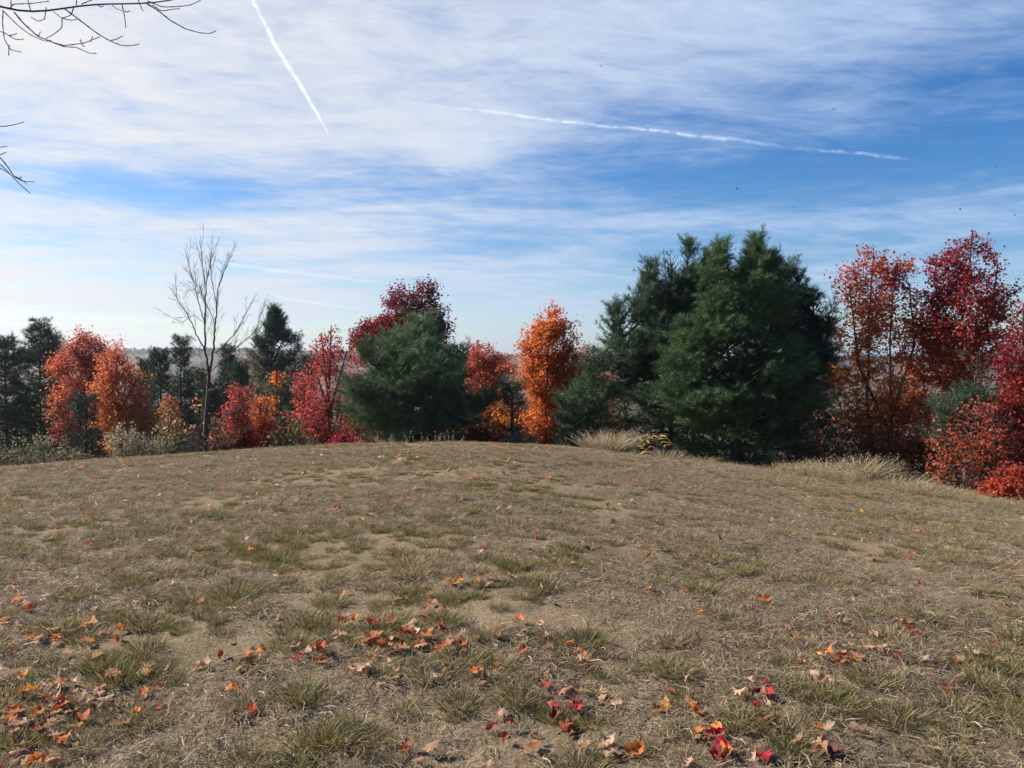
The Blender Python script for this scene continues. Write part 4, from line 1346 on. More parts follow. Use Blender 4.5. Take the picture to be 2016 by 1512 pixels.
inst_stuff('tall_dry_grass', np.stack([PX[:, 0], PX[:, 1], tz(PX[:, 0], PX[:, 1]) - .01], 1), rot, scl, r.integers(0, 4, n), tall_me, 'tall pale dry grass along the wood edge')

# --- weed stalks on the crest, seen against the round pine
def weed_stalks():
    rr = np.random.default_rng(33)
    for i, (px, h) in enumerate([(712, .34), (738, .42), (762, .30), (806, .40), (834, .36), (858, .46), (884, .38), (902, .30)]):
        Yd = 19.5
        org = foot(px, Yd)
        tb = Tubes()
        for s in range(5):
            b = np.array([rr.normal() * .07, rr.normal() * .07, -.02]); e = b + np.array([rr.normal() * .08, rr.normal() * .08, h * rr.uniform(.6, 1.1) + .06])
            t_ = np.linspace(0, 1, 5)[:, None]
            tb.add(b + (e - b) * t_ + rr.normal(size=(5, 3)) * .008 * t_, np.linspace(.005, .0025, 5), 4)
            for q in range(5):
                c = b + (e - b) * rr.uniform(.5, 1)
                d = unit(rr.normal(size=3) + np.array([0, 0, .5])) * .05
                tb.add(np.array([c, c + d * .5, c + d]), [.003, .008, .002], 4)
        where = ['left of the round pine trunk, first from the left', 'left of the round pine trunk, second from the left', 'just left of the round pine trunk', 'in front of the round pine trunk',
                 'just right of the round pine trunk', 'right of the round pine, tallest of the row', 'near the russet bush', 'nearest the russet bush'][i]
        o = link('weed_stalk', tb.mesh('weed_stalk', M_DRYSTALK), None, org)
        tag(o, 'thin dry weed on the crest ' + where, 'weed', 'dry weed stalks on the crest')


M_DRYSTALK = bark_mat("dry_stalk", (.20, .14, .08), (.40, .30, .19), 30)
weed_stalks()

# --- pebbles
def pebble(r):
    V = []
    for la in (-.9, -.2, .45, 1.1):
        for k in range(7):
            a = k * 6.283 / 7
            V.append([math.cos(a) * math.cos(la), math.sin(a) * math.cos(la) * .75, math.sin(la) * .55])
    V = np.array(V) * r.uniform(.75, 1.2, (28, 1))
    Q = [[i * 7 + k, i * 7 + (k + 1) % 7, (i + 1) * 7 + (k + 1) % 7, (i + 1) * 7 + k] for i in range(3) for k in range(7)]
    top = len(V)
    V = np.concatenate([V, [[0, 0, .58]]])
    T = [[21 + k, 21 + (k + 1) % 7, top] for k in range(7)]
    return V, Q, T


M_STONE = bark_mat("pebble_stone", (.24, .21, .17), (.46, .42, .36), 3)
pb = []
for i in range(4):
    V, Q, T = pebble(r)
    pb.append(mesh_np('pebble', V, [np.array(Q), np.array(T)], None, M_STONE, True))
n = 1500
x, y = field_points(n, 2.3, 16, r)
rot = np.stack([r.normal(size=n) * .2, r.normal(size=n) * .2, r.uniform(0, 6.28, n)], 1)
inst_stuff('pebbles', np.stack([x, y, tz(x, y)], 1), rot, .004 + .010 * r.random(n) ** 2.5, r.integers(0, 4, n), pb, 'small pale pebbles in the soil')

# --- distant woods on the hill across the valley
wd = []
for i in range(5):
    pts = unit(r.normal(size=(190, 3))) * (r.random((190, 1)) ** .5) * np.array([3.2, 3.2, 4.2]) + np.array([0, 0, 6])
    base = [(.11, .075, .06), (.15, .085, .05), (.09, .075, .065), (.20, .095, .04), (.045, .06, .04)][i]
    wd.append(leaf_cloud('far_tree', pts, 1.9, np.array(base) * np.exp(r.normal(size=(190, 1)) * .2), (0, 0, 0), M_SHRUB, OVAL_T, OVAL_F, .1, i))
n = 9000
y = r.uniform(860, 1600, n); x = r.uniform(-.85, .75, n) * y
kk = fbm(x / 160, y / 160, 91, 3) > .42
x, y = x[kk], y[kk]; n = len(x)
rot = np.zeros((n, 3)); rot[:, 2] = r.uniform(0, 6.28, n)
inst_stuff('far_woods', np.stack([x, y, tz(x, y) - 1.0], 1), rot, r.uniform(.35, .75, n), r.choice(5, n, p=[.32, .2, .3, .08, .1]), wd, 'leafless brown woods covering the far hill')


# ------------------------------------------------------------------ fallen maple leaves, each one a thing
def fallen_leaf_mat():
    m, k = new_mat("fallen_leaf")
    t = m.node_tree
    oi = k.n('ShaderNodeObjectInfo')
    tcn = k.n('ShaderNodeTexCoord')
    n = k.noise(tcn.outputs['Object'], 45, 4, .6)
    n2 = k.noise(tcn.outputs['Object'], 14, 3, .6)
    dk = k.mix(.62, oi.outputs['Color'], C3(.07, .025, .012))
    c = k.mix(k.ramp(n, .52, .75), oi.outputs['Color'], dk)
    g = k.n('ShaderNodeNewGeometry')
    pale = k.mix(k.m('MULTIPLY', oi.outputs['Alpha'], 1.0), oi.outputs['Color'], C3(.56, .33, .19))
    pale = k.mix(k.ramp(n2, .5, .8), pale, k.mix(.5, pale, C3(.22, .11, .06)))
    c = k.mix(g.outputs['Backfacing'], c, pale)
    d = k.n('ShaderNodeBsdfDiffuse'); tr = k.n('ShaderNodeBsdfTranslucent')
    t.links.new(c, d.inputs[0]); t.links.new(c, tr.inputs[0])
    mx = k.n('ShaderNodeMixShader'); mx.inputs[0].default_value = .35
    t.links.new(d.outputs[0], mx.inputs[1]); t.links.new(tr.outputs[0], mx.inputs[2])
    gl = k.n('ShaderNodeBsdfGlossy'); gl.inputs['Roughness'].default_value = .6
    m2 = k.n('ShaderNodeMixShader'); m2.inputs[0].default_value = .015
    t.links.new(mx.outputs[0], m2.inputs[1]); t.links.new(gl.outputs[0], m2.inputs[2])
    o = k.n('ShaderNodeOutputMaterial'); t.links.new(m2.outputs[0], o.inputs[0])
    return m


M_FALLEN = fallen_leaf_mat()
HALF = [(0, -.42), (.12, -.42), (.32, -.45), (.33, -.30), (.50, -.22), (.45, -.08), (.57, .16), (.42, .17), (.36, .24), (.26, .20), (.25, .40), (.14, .38), (.0, .60)]


def leaf_mesh(name, curl, cup, seed, axis=0.0):
    rr = np.random.default_rng(seed)
    right = np.array(HALF) * rr.uniform(.9, 1.1, (len(HALF), 1))
    left = right[1:-1][::-1] * np.array([-1, 1]) * rr.uniform(.92, 1.08, (len(HALF) - 2, 1))
    out = np.concatenate([right, left])
    c = np.array([0, -.12])
    n = len(out)
    mid = c + (out - c) * .5
    P = np.concatenate([[c], mid, out])
    tri = [[0, 1 + i, 1 + (i + 1) % n] for i in range(n)]
    quads = [[1 + i, 1 + n + i, 1 + n + (i + 1) % n, 1 + (i + 1) % n] for i in range(n)]
    X_, Y_ = P[:, 0].copy(), P[:, 1].copy()
    ca, sa = math.cos(axis), math.sin(axis)
    U, Wv = X_ * ca + Y_ * sa, -X_ * sa + Y_ * ca
    # roll across U with curvature
    if abs(curl) > 1e-3:
        th = U * curl
        Ux, Zz = np.sin(th) / curl, (1 - np.cos(th)) / curl
    else:
        Ux, Zz = U, np.zeros_like(U)
    Zz = Zz + cup * (Wv ** 2) + (.10 * np.sin(X_ * 8 + seed) + .08 * np.sin(Y_ * 10 + seed * 2)) * np.hypot(X_, Y_) + rr.normal(size=len(X_)) * .075 * np.hypot(X_, Y_) * 1.6
    V = np.stack([Ux * ca - Wv * sa, Ux * sa + Wv * ca, Zz], 1)
    # stalk: three-sided sliver from the base of the blade
    b = V[1 + n].copy(); k = len(V)
    e = b + np.array([rr.normal() * .1, -.5, .12 + abs(rr.normal()) * .1])
    wv = .012
    V = np.concatenate([V, [b + [-wv, 0, 0], b + [wv, 0, 0], b + [0, 0, wv], e + [-wv * .6, 0, 0], e + [wv * .6, 0, 0], e + [0, 0, wv]]])
    quads += [[k, k + 1, k + 4, k + 3], [k + 1, k + 2, k + 5, k + 4], [k + 2, k, k + 3, k + 5]]
    V[:, 2] -= V[:, 2].min()
    return mesh_np(name, V, [np.array(tri), np.array(quads)], None, M_FALLEN, False)


STATES = [('flat', .9, -.3), ('gently curled', 1.9, .3), ('tightly rolled', 3.1, .4), ('cupped', 2.3, .45), ('folded', 2.4, -.3), ('wavy', .9, -.8)]
SHORT = {'flat': 'flat', 'gently curled': 'curled', 'tightly rolled': 'rolled', 'cupped': 'cupped', 'folded': 'folded', 'wavy': 'wavy'}
LEAFM = {}
for si, (nm, cu_, cp_) in enumerate(STATES):
    LEAFM[nm] = [leaf_mesh('leaf_' + nm.replace(' ', '_'), cu_ * (1 + .25 * q), cp_, 300 + si * 10 + q, axis=[0, .9, -.6, 1.57][q]) for q in range(4)]
LC = {'tan': (.48, .30, .19), 'pale': (.52, .36, .25), 'orange': (.66, .20, .045), 'rust': (.36, .105, .045), 'red': (.50, .055, .03),
      'crimson': (.36, .015, .03), 'maroon': (.13, .03, .028), 'yellow': (.72, .42, .05), 'brown': (.22, .12, .075), 'amber': (.68, .31, .05)}
LN = {'tan': 'tan', 'pale': 'beige', 'orange': 'orange', 'rust': 'rust', 'red': 'red', 'crimson': 'crimson', 'maroon': 'maroon', 'yellow': 'yellow', 'brown': 'brown', 'amber': 'amber'}
lr = np.random.default_rng(909)
MIXP = ['tan'] * 5 + ['pale'] * 3 + ['rust'] * 3 + ['orange'] * 3 + ['brown'] * 2 + ['maroon'] + ['red']
MIXR = ['orange'] * 3 + ['red'] * 2 + ['rust'] * 3 + ['tan'] * 2 + ['pale'] + ['maroon']
n_leaf = 0
LEAVES = []


def drop(px, py, colour, state, size, where, group, tilt=.25, lift=0.0, single=None):
    global n_leaf
    p = ground_hit(px, py)
    if p is None: return
    me = LEAFM[state][lr.integers(0, 4)]
    o = link('fallen_leaf', me)
    o.location = (p[0], p[1], p[2] + .018 + lift)
    flip = math.pi if lr.random() < .5 and state in ('gently curled', 'wavy', 'folded') else 0
    o.rotation_euler = (flip + lr.normal() * tilt, lr.normal() * tilt, lr.uniform(0, 6.283))
    o.location.z += size * (.14 if flip else .0)
    o.scale = (size, size, size)
    c = np.array(LC[colour]) * math.exp(lr.normal() * .12)
    # alpha carries how pale the underside is
    o.color = (float(c[0]), float(c[1]), float(c[2]), float(lr.uniform(.45, .95)))
    words_ = ['small' if size < .07 else ('large' if size > .095 else ''), 'upturned' if flip else '', SHORT[state], LN[colour], 'leaf', where]
    lab = single or ' '.join(q for q in words_ if q)
    tag(o, lab, 'leaf', group)
    LEAVES.append(o)
    n_leaf += 1


def pile(px, py, n, sx, sy, pal, where, group, size=(.048, .082), tilt=.25):
    for _ in range(n):
        qx = px + lr.normal() * sx * 1.3; qy = min(py + lr.normal() * sy * 1.45, 1530)
        st = STATES[lr.choice(6, p=[.06, .22, .24, .22, .16, .10])][0]
        drop(qx, qy, pal[lr.integers(0, len(pal))], st, lr.uniform(*size), where, group, tilt, abs(lr.normal()) * .006)


GA = 'leaves of the drift in the bottom left corner'
pile(70, 1395, 34, 66, 36, MIXP, 'in the drift at the bottom left corner', GA)
pile(120, 1375, 12, 30, 14, ['tan', 'pale', 'rust', 'tan'], 'on the right flank of the bottom left drift', GA)
pile(45, 1475, 12, 28, 22, MIXR, 'at the foot of the bottom left drift', GA)
pile(100, 1268, 8, 20, 8, MIXR, 'in the small heap above the bottom left drift', 'leaves of the small orange heap at left')
pile(14, 1215, 6, 16, 22, MIXR, 'by the left edge above the drift', 'leaves by the left edge')
pile(55, 1195, 4, 14, 12, MIXP, 'by the left edge above the drift', 'leaves by the left edge')
pile(160, 1290, 4, 18, 8, MIXP, 'between the small orange heap and a tuft', 'leaves by the small orange heap')
pile(235, 1255, 4, 14, 10, MIXP, 'in the thin grass right of the small orange heap', 'leaves right of the small orange heap')
GB = 'leaves of the heap in the middle of the lawn'
pile(790, 1262, 20, 50, 13, MIXR, 'in the middle heap on the lawn', GB, (.07, .115))
pile(830, 1280, 8, 28, 9, MIXP, 'at the lower side of the middle heap', GB)
pile(700, 1240, 4, 12, 8, MIXR, 'left of the middle heap', 'leaves left of the middle heap')
pile(605, 1298, 6, 16, 10, ['tan', 'red', 'rust', 'pale'], 'in the little heap left of the middle heap', 'leaves of the little heap left of the middle one')
pile(690, 1325, 4, 16, 6, ['pale', 'rust', 'tan'], 'below and left of the middle heap', 'leaves below the middle heap')
pile(750, 1330, 4, 20, 8, MIXR, 'below the middle heap', 'leaves below the middle heap')
pile(772, 1183, 4, 12, 5, ['rust', 'tan', 'brown'], 'in the knot of leaves above the middle heap', 'leaves of the knot above the middle heap')
pile(840, 1210, 4, 12, 5, ['pale', 'red', 'tan', 'rust'], 'just above the middle heap', 'leaves just above the middle heap')
pile(880, 1155, 6, 24, 6, ['orange', 'amber', 'rust'], 'in the orange group beyond the middle heap', 'leaves of the orange group')
pile(970, 1142, 4, 12, 5, ['pale', 'maroon', 'tan', 'rust'], 'in the dark curled knot right of the orange group', 'leaves of the dark curled knot')
pile(920, 1283, 3, 10, 5, ['tan', 'rust'], 'right of the middle heap', 'leaves right of the middle heap')
pile(960, 1325, 3, 14, 8, ['orange', 'rust', 'red'], 'right of and below the middle heap', 'leaves right of the middle heap')
pile(1040, 1275, 8, 14, 16, MIXR, 'in the red group right of the middle heap', 'leaves of the red group')
pile(1145, 1290, 6, 10, 18, ['rust', 'orange', 'brown', 'tan'], 'in the upright row of rust leaves', 'leaves of the upright row')
pile(1060, 1335, 3, 10, 6, ['tan', 'pale', 'brown'], 'below the red group', 'leaves below the red group')
pile(1145, 1390, 10, 26, 14, ['crimson', 'tan', 'rust', 'maroon', 'tan', 'pale'], 'in the crimson heap near the bottom centre', 'leaves of the crimson heap')
pile(1385, 1470, 9, 24, 12, ['orange', 'tan', 'pale', 'tan', 'rust', 'crimson'], 'in the heap at the bottom right of centre', 'leaves of the bottom heap right of centre', (.055, .09))
pile(1495, 1395, 8, 18, 18, ['tan', 'crimson', 'rust', 'pale', 'maroon'], 'in the heap right of the big yellow leaf', 'leaves of the heap right of the yellow leaf')
pile(1205, 1480, 4, 20, 8, ['pale', 'tan', 'brown'], 'at the bottom edge left of the heap', 'leaves at the bottom edge')
pile(1085, 1465, 5, 16, 10, ['rust', 'brown', 'tan'], 'in the dark group at the bottom centre', 'leaves of the dark group at the bottom centre')
pile(985, 1440, 4, 12, 10, MIXR, 'on a tuft at the bottom centre', 'leaves on a tuft at the bottom centre')
pile(860, 1490, 4, 24, 9, MIXP, 'at the bottom edge left of centre', 'leaves at the bottom edge left of centre')
GR_ = 'leaves of the tan heap on the right of the lawn'
pile(1635, 1300, 16, 40, 15, ['tan', 'pale', 'tan', 'orange', 'rust', 'red'], 'in the tan heap on the right', GR_)
pile(1725, 1300, 7, 22, 12, ['rust', 'tan', 'orange', 'maroon'], 'on the right flank of the tan heap', GR_)
pile(1605, 1345, 4, 16, 5, ['pale', 'maroon', 'tan'], 'below the tan heap on the right', GR_)
pile(1655, 1225, 3, 8, 6, ['maroon', 'maroon', 'pale'], 'in the maroon pair above the tan heap', 'leaves of the maroon pair')
pile(1778, 1240, 4, 10, 6, ['orange', 'rust', 'tan'], 'in the orange group above the tan heap', 'leaves of the orange group above the tan heap')
pile(1860, 1362, 5, 10, 8, ['orange', 'rust', 'tan'], 'in the orange knot right of the tan heap', 'leaves of the orange knot')
pile(1880, 1310, 4, 18, 8, MIXP, 'beyond the orange knot at right', 'leaves beyond the orange knot')
pile(2000, 1385, 3, 10, 6, MIXP, 'by the right edge of the lawn', 'leaves by the right edge')
pile(1610, 1490, 4, 14, 6, ['maroon', 'tan', 'rust'], 'at the bottom edge under the tan heap', 'leaves at the bottom edge at right')
pile(450, 1305, 5, 26, 6, ['tan', 'pale', 'rust'], 'in the strung out row left of the little heap', 'leaves of the strung out row')
pile(500, 1295, 4, 12, 6, MIXR, 'in the strung out row left of the little heap', 'leaves of the strung out row')
pile(310, 1318, 4, 16, 7, MIXP, 'left of the strung out row', 'leaves left of the strung out row')
pile(280, 1390, 4, 22, 14, MIXP, 'right of the bottom left drift', 'leaves right of the drift')
pile(1290, 960, 4, 22, 5, ['rust', 'tan', 'orange', 'red'], 'in the short row below the great pines', 'leaves of the row below the great pines')
pile(1755, 1022, 4, 12, 4, ['maroon', 'tan', 'rust'], 'in the dark group on the right slope', 'leaves of the dark group on the right slope')
pile(2000, 1028, 4, 12, 4, ['maroon', 'tan', 'pale'], 'by the right edge below the scarlet bush', 'leaves below the scarlet bush')
pile(165, 1025, 4, 14, 3, ['brown', 'tan', 'rust'], 'in the far brown group at left', 'leaves of the far brown group')
pile(1090, 1100, 5, 30, 8, ['red', 'maroon', 'rust'], 'in the scattered red group at the centre', 'leaves of the scattered red group')

GS = 'single leaves lying apart on the lawn'
for (px, py, c, st, sz, lab) in [
    (662, 1005, 'red', 'cupped', .11, 'vivid red orange leaf standing up alone on the left half of the lawn'),
    (710, 1029, 'yellow', 'cupped', .095, 'small golden leaf just right of the vivid red orange one'),
    (820, 967, 'orange', 'wavy', .13, 'wide orange leaf lying near the crest below the round pine'),
    (992, 936, 'red', 'cupped', .125, 'bright red orange leaf on the crest below the small pine'),
    (537, 985, 'amber', 'wavy', .11, 'amber leaf far out on the left half of the lawn'),
    (1023, 1033, 'red', 'gently curled', .085, 'small red leaf at the centre of the lawn'),
    (1080, 944, 'orange', 'flat', .11, 'orange leaf near the crest below the bright orange maple'),
    (1125, 915, 'orange', 'flat', .11, 'amber orange leaf on the crest before the low pine'),
    (1505, 1190, 'orange', 'cupped', .115, 'lone orange leaf with a dark shadow right of the centre'),
    (398, 1191, 'amber', 'cupped', .085, 'small bright amber leaf on the left half'),
    (682, 1172, 'red', 'gently curled', .08, 'small red leaf left of the knot of leaves'),
    (599, 1122, 'red', 'gently curled', .07, 'tiny red leaf on the left half of the lawn'),
    (1088, 1165, 'orange', 'cupped', .075, 'tiny orange leaf right of the dark curled knot'),
    (1281, 1166, 'orange', 'folded', .08, 'small folded orange leaf right of the centre'),
    (1557, 1239, 'crimson', 'folded', .085, 'crimson folded leaf left of the maroon pair'),
    (1812, 1153, 'crimson', 'folded', .085, 'deep crimson leaf far out on the right half'),
    (1696, 1010, 'yellow', 'folded', .10, 'yellow folded leaf on the right slope'),
    (1603, 948, 'yellow', 'cupped', .11, 'bright yellow leaf near the dry grass at right'),
    (1586, 961, 'red', 'cupped', .11, 'dull red leaf beside the bright yellow one at right'),
    (1818, 1017, 'amber', 'cupped', .09, 'amber leaf on the right slope near the dark group'),
    (1806, 1052, 'orange', 'flat', .09, 'orange leaf below the amber one on the right slope'),
    (1797, 1097, 'red', 'cupped', .08, 'small red leaf midway on the right slope'),
    (1920, 1003, 'pale', 'tightly rolled', .16, 'long pale rolled leaf near the dry grass at the right'),
    (620, 893, 'red', 'folded', .12, 'rust red leaf standing on the skyline of the crest'),
    (785, 900, 'orange', 'flat', .11, 'faded orange leaf on the crest before the round pine'),
    (62, 1016, 'yellow', 'flat', .10, 'small yellow leaf near the left edge'),
    (438, 962, 'rust', 'cupped', .12, 'rust leaf on the lawn below the leafless tree'),
    (267, 966, 'red', 'gently curled', .10, 'red leaf on the lawn below the orange maples'),
    (100, 903, 'amber', 'flat', .20, 'amber leaf spray fallen at the foot of the left shrub'),
    (992, 972, 'pale', 'tightly rolled', .15, 'pale rolled leaf below the bright red orange one'),
    (222, 1333, 'crimson', 'folded', .10, 'bright crimson leaf right of the bottom left drift'),
    (395, 1322, 'pale', 'tightly rolled', .135, 'long pale rolled leaf left of the strung out row'),
    (178, 1208, 'pale', 'flat', .10, 'pale leaf on bare soil at left'),
    (176, 1240, 'orange', 'wavy', .11, 'orange leaf right of the small orange heap'),
    (60, 1372, 'amber', 'cupped', .09, 'glowing amber leaf on top of the bottom left drift'),
    (150, 1432, 'amber', 'folded', .08, 'small amber leaf at the lower side of the bottom left drift'),
    (40, 1490, 'crimson', 'gently curled', .12, 'large crimson leaf at the bottom left corner'),
    (457, 1365, 'orange', 'flat', .075, 'orange leaf alone below the strung out row'),
    (500, 1405, 'red', 'flat', .075, 'red leaf alone below the little heap'),
    (866, 1246, 'red', 'cupped', .095, 'vivid red leaf at the right end of the middle heap'),
    (1072, 1362, 'crimson', 'cupped', .095, 'crimson leaf just left of the crimson heap'),
    (1118, 1368, 'crimson', 'gently curled', .115, 'large crimson leaf topping the crimson heap'),
    (1318, 1400, 'yellow', 'wavy', .145, 'big golden yellow leaf near the bottom right of centre'),
    (1300, 1408, 'amber', 'cupped', .10, 'amber leaf under the left side of the big yellow leaf'),
    (1362, 1388, 'rust', 'folded', .12, 'upright rust leaf right of the big yellow leaf'),
    (1370, 1412, 'orange', 'tightly rolled', .12, 'rolled orange leaf below the upright rust one'),
    (1252, 1490, 'orange', 'cupped', .115, 'orange cupped leaf standing at the bottom edge'),
    (1320, 1370, 'crimson', 'folded', .07, 'small crimson leaf above the big yellow leaf'),
    (1420, 1485, 'crimson', 'gently curled', .11, 'crimson leaf at the right end of the bottom heap'),
    (1510, 1378, 'crimson', 'cupped', .115, 'large crimson leaf topping the heap right of the yellow leaf'),
    (1195, 1478, 'pale', 'gently curled', .105, 'broad pale leaf near the bottom centre'),
    (1690, 1452, 'tan', 'tightly rolled', .11, 'rolled tan leaf low on the right half'),
    (1625, 1490, 'maroon', 'cupped', .14, 'cupped maroon leaf with tan edges at the bottom right'),
    (1480, 1500, 'pale', 'folded', .08, 'pale folded leaf at the bottom edge right of centre'),
    (1505, 1500, 'crimson', 'flat', .09, 'crimson leaf cut by the bottom edge at right'),
    (1975, 1305, 'maroon', 'folded', .07, 'small maroon leaf near the right edge'),
    (1825, 1310, 'pale', 'wavy', .10, 'crumpled pale leaf above the orange knot'),
    (1905, 1288, 'pale', 'tightly rolled', .10, 'pale rolled leaf above the orange knot'),
    (1848, 1117, 'tan', 'tightly rolled', .09, 'tan rolled leaf far out on the right half'),
    (855, 1335, 'pale', 'wavy', .10, 'bleached leaf below the middle heap'),
    (1350, 1345, 'tan', 'folded', .07, 'tan scrap of leaf above the big yellow one'),
    (1130, 1115, 'amber', 'flat', .08, 'amber leaf right of the scattered red group'),
]:
    drop(px, py, c, st, sz * .85, '', GS, .30, .0, lab)
by_label = {}
for o_ in LEAVES: by_label.setdefault(o_['label'], []).append(o_)
for lab_, os_ in by_label.items():
    if len(os_) < 2: continue
    os_.sort(key=lambda q: q.location.x / q.location.y)
    nm_ = {2: ['left one', 'right one'], 3: ['left one', 'middle one', 'right one'], 4: ['leftmost one', 'second from left', 'second from right', 'rightmost one']}.get(len(os_))
    if nm_ is None: continue
    for o_, q_ in zip(os_, nm_):
        if len((lab_ + ' ' + q_).split()) <= 16: o_['label'] = lab_ + ', ' + q_
print('fallen leaves', n_leaf)

# --- countless small scraps and far leaves: one mass
sc_me = []
for i, cname in enumerate(['tan', 'pale', 'rust', 'orange', 'red', 'brown']):
    V = LEAFM[['gently curled', 'tightly rolled', 'cupped', 'folded', 'wavy', 'gently curled'][i]][i % 4]
    me = V.copy(); me.name = 'scrap'
    a = me.color_attributes.new('Col', 'FLOAT_COLOR', 'POINT')
    nv = len(me.vertices)
    a.data.foreach_set('color', np.tile(np.array(list(LC[cname]) + [1.0], np.float32), nv))
    me.materials.clear(); me.materials.append(M_LEAF)
    sc_me.append(me)
n = 4200
x, y = field_points(n, 2.4, 22, lr)
kk = lr.random(n) < (.25 + .75 * sstep(.4, .7, fbm(x / 1.2, y / 1.2, 83, 2)))
x, y = x[kk], y[kk]; n = len(x)
nd = 3800
xd = lr.uniform(-17, 17, nd); yd = 19.0 + np.abs(lr.normal(size=nd)) * 2.6 - .10 * np.maximum(xd, 0)
yd = np.where(xd > 5, yd - 1.2, yd)
x = np.concatenate([x, xd]); y = np.concatenate([y, yd]); n = len(x)
rot = np.stack([lr.normal(size=n) * .5 + np.where(lr.random(n) < .4, math.pi, 0), lr.normal(size=n) * .5, lr.uniform(0, 6.28, n)], 1)
inst_stuff('leaf_litter', np.stack([x, y, tz(x, y) + .022], 1), rot, lr.uniform(.016, .055, n) * (1 + .02 * y), lr.choice(6, n, p=[.34, .22, .18, .08, .04, .14]), sc_me, 'small broken leaf scraps in the grass')

# ------------------------------------------------------------------ leaves blown through the air
for i, (px, py, lab) in enumerate([(917, 92, 'dark leaf in the air high above the centre'), (1183, 130, 'dark leaf in the air above the long contrail'),
                                   (1260, 273, 'dark leaf in the air just below the long contrail'), (1642, 214, 'dark leaf in the air right of the long contrail'),
                                   (1450, 371, 'tiny leaf in the air above the great pines'), (1682, 437, 'dark leaf in the air above the two stemmed maple'),
                                   (1890, 412, 'dark leaf in the air left of the tall crimson maple top'), (1962, 327, 'dark leaf in the air above the tall crimson maple'),
                                   (1998, 423, 'dark leaf in the air right of the tall crimson maple')]):
    o = link('flying_leaf', LEAFM['cupped'][i % 4])
    o.location = at(px, py, 22 + (i % 3) * 2)
    o.rotation_euler = (lr.uniform(0, 6), lr.uniform(0, 6), lr.uniform(0, 6))
    o.scale = (.06,) * 3
    o.color = (.16, .05, .03, .2)
    tag(o, lab, 'leaf', 'leaves blown through the air')


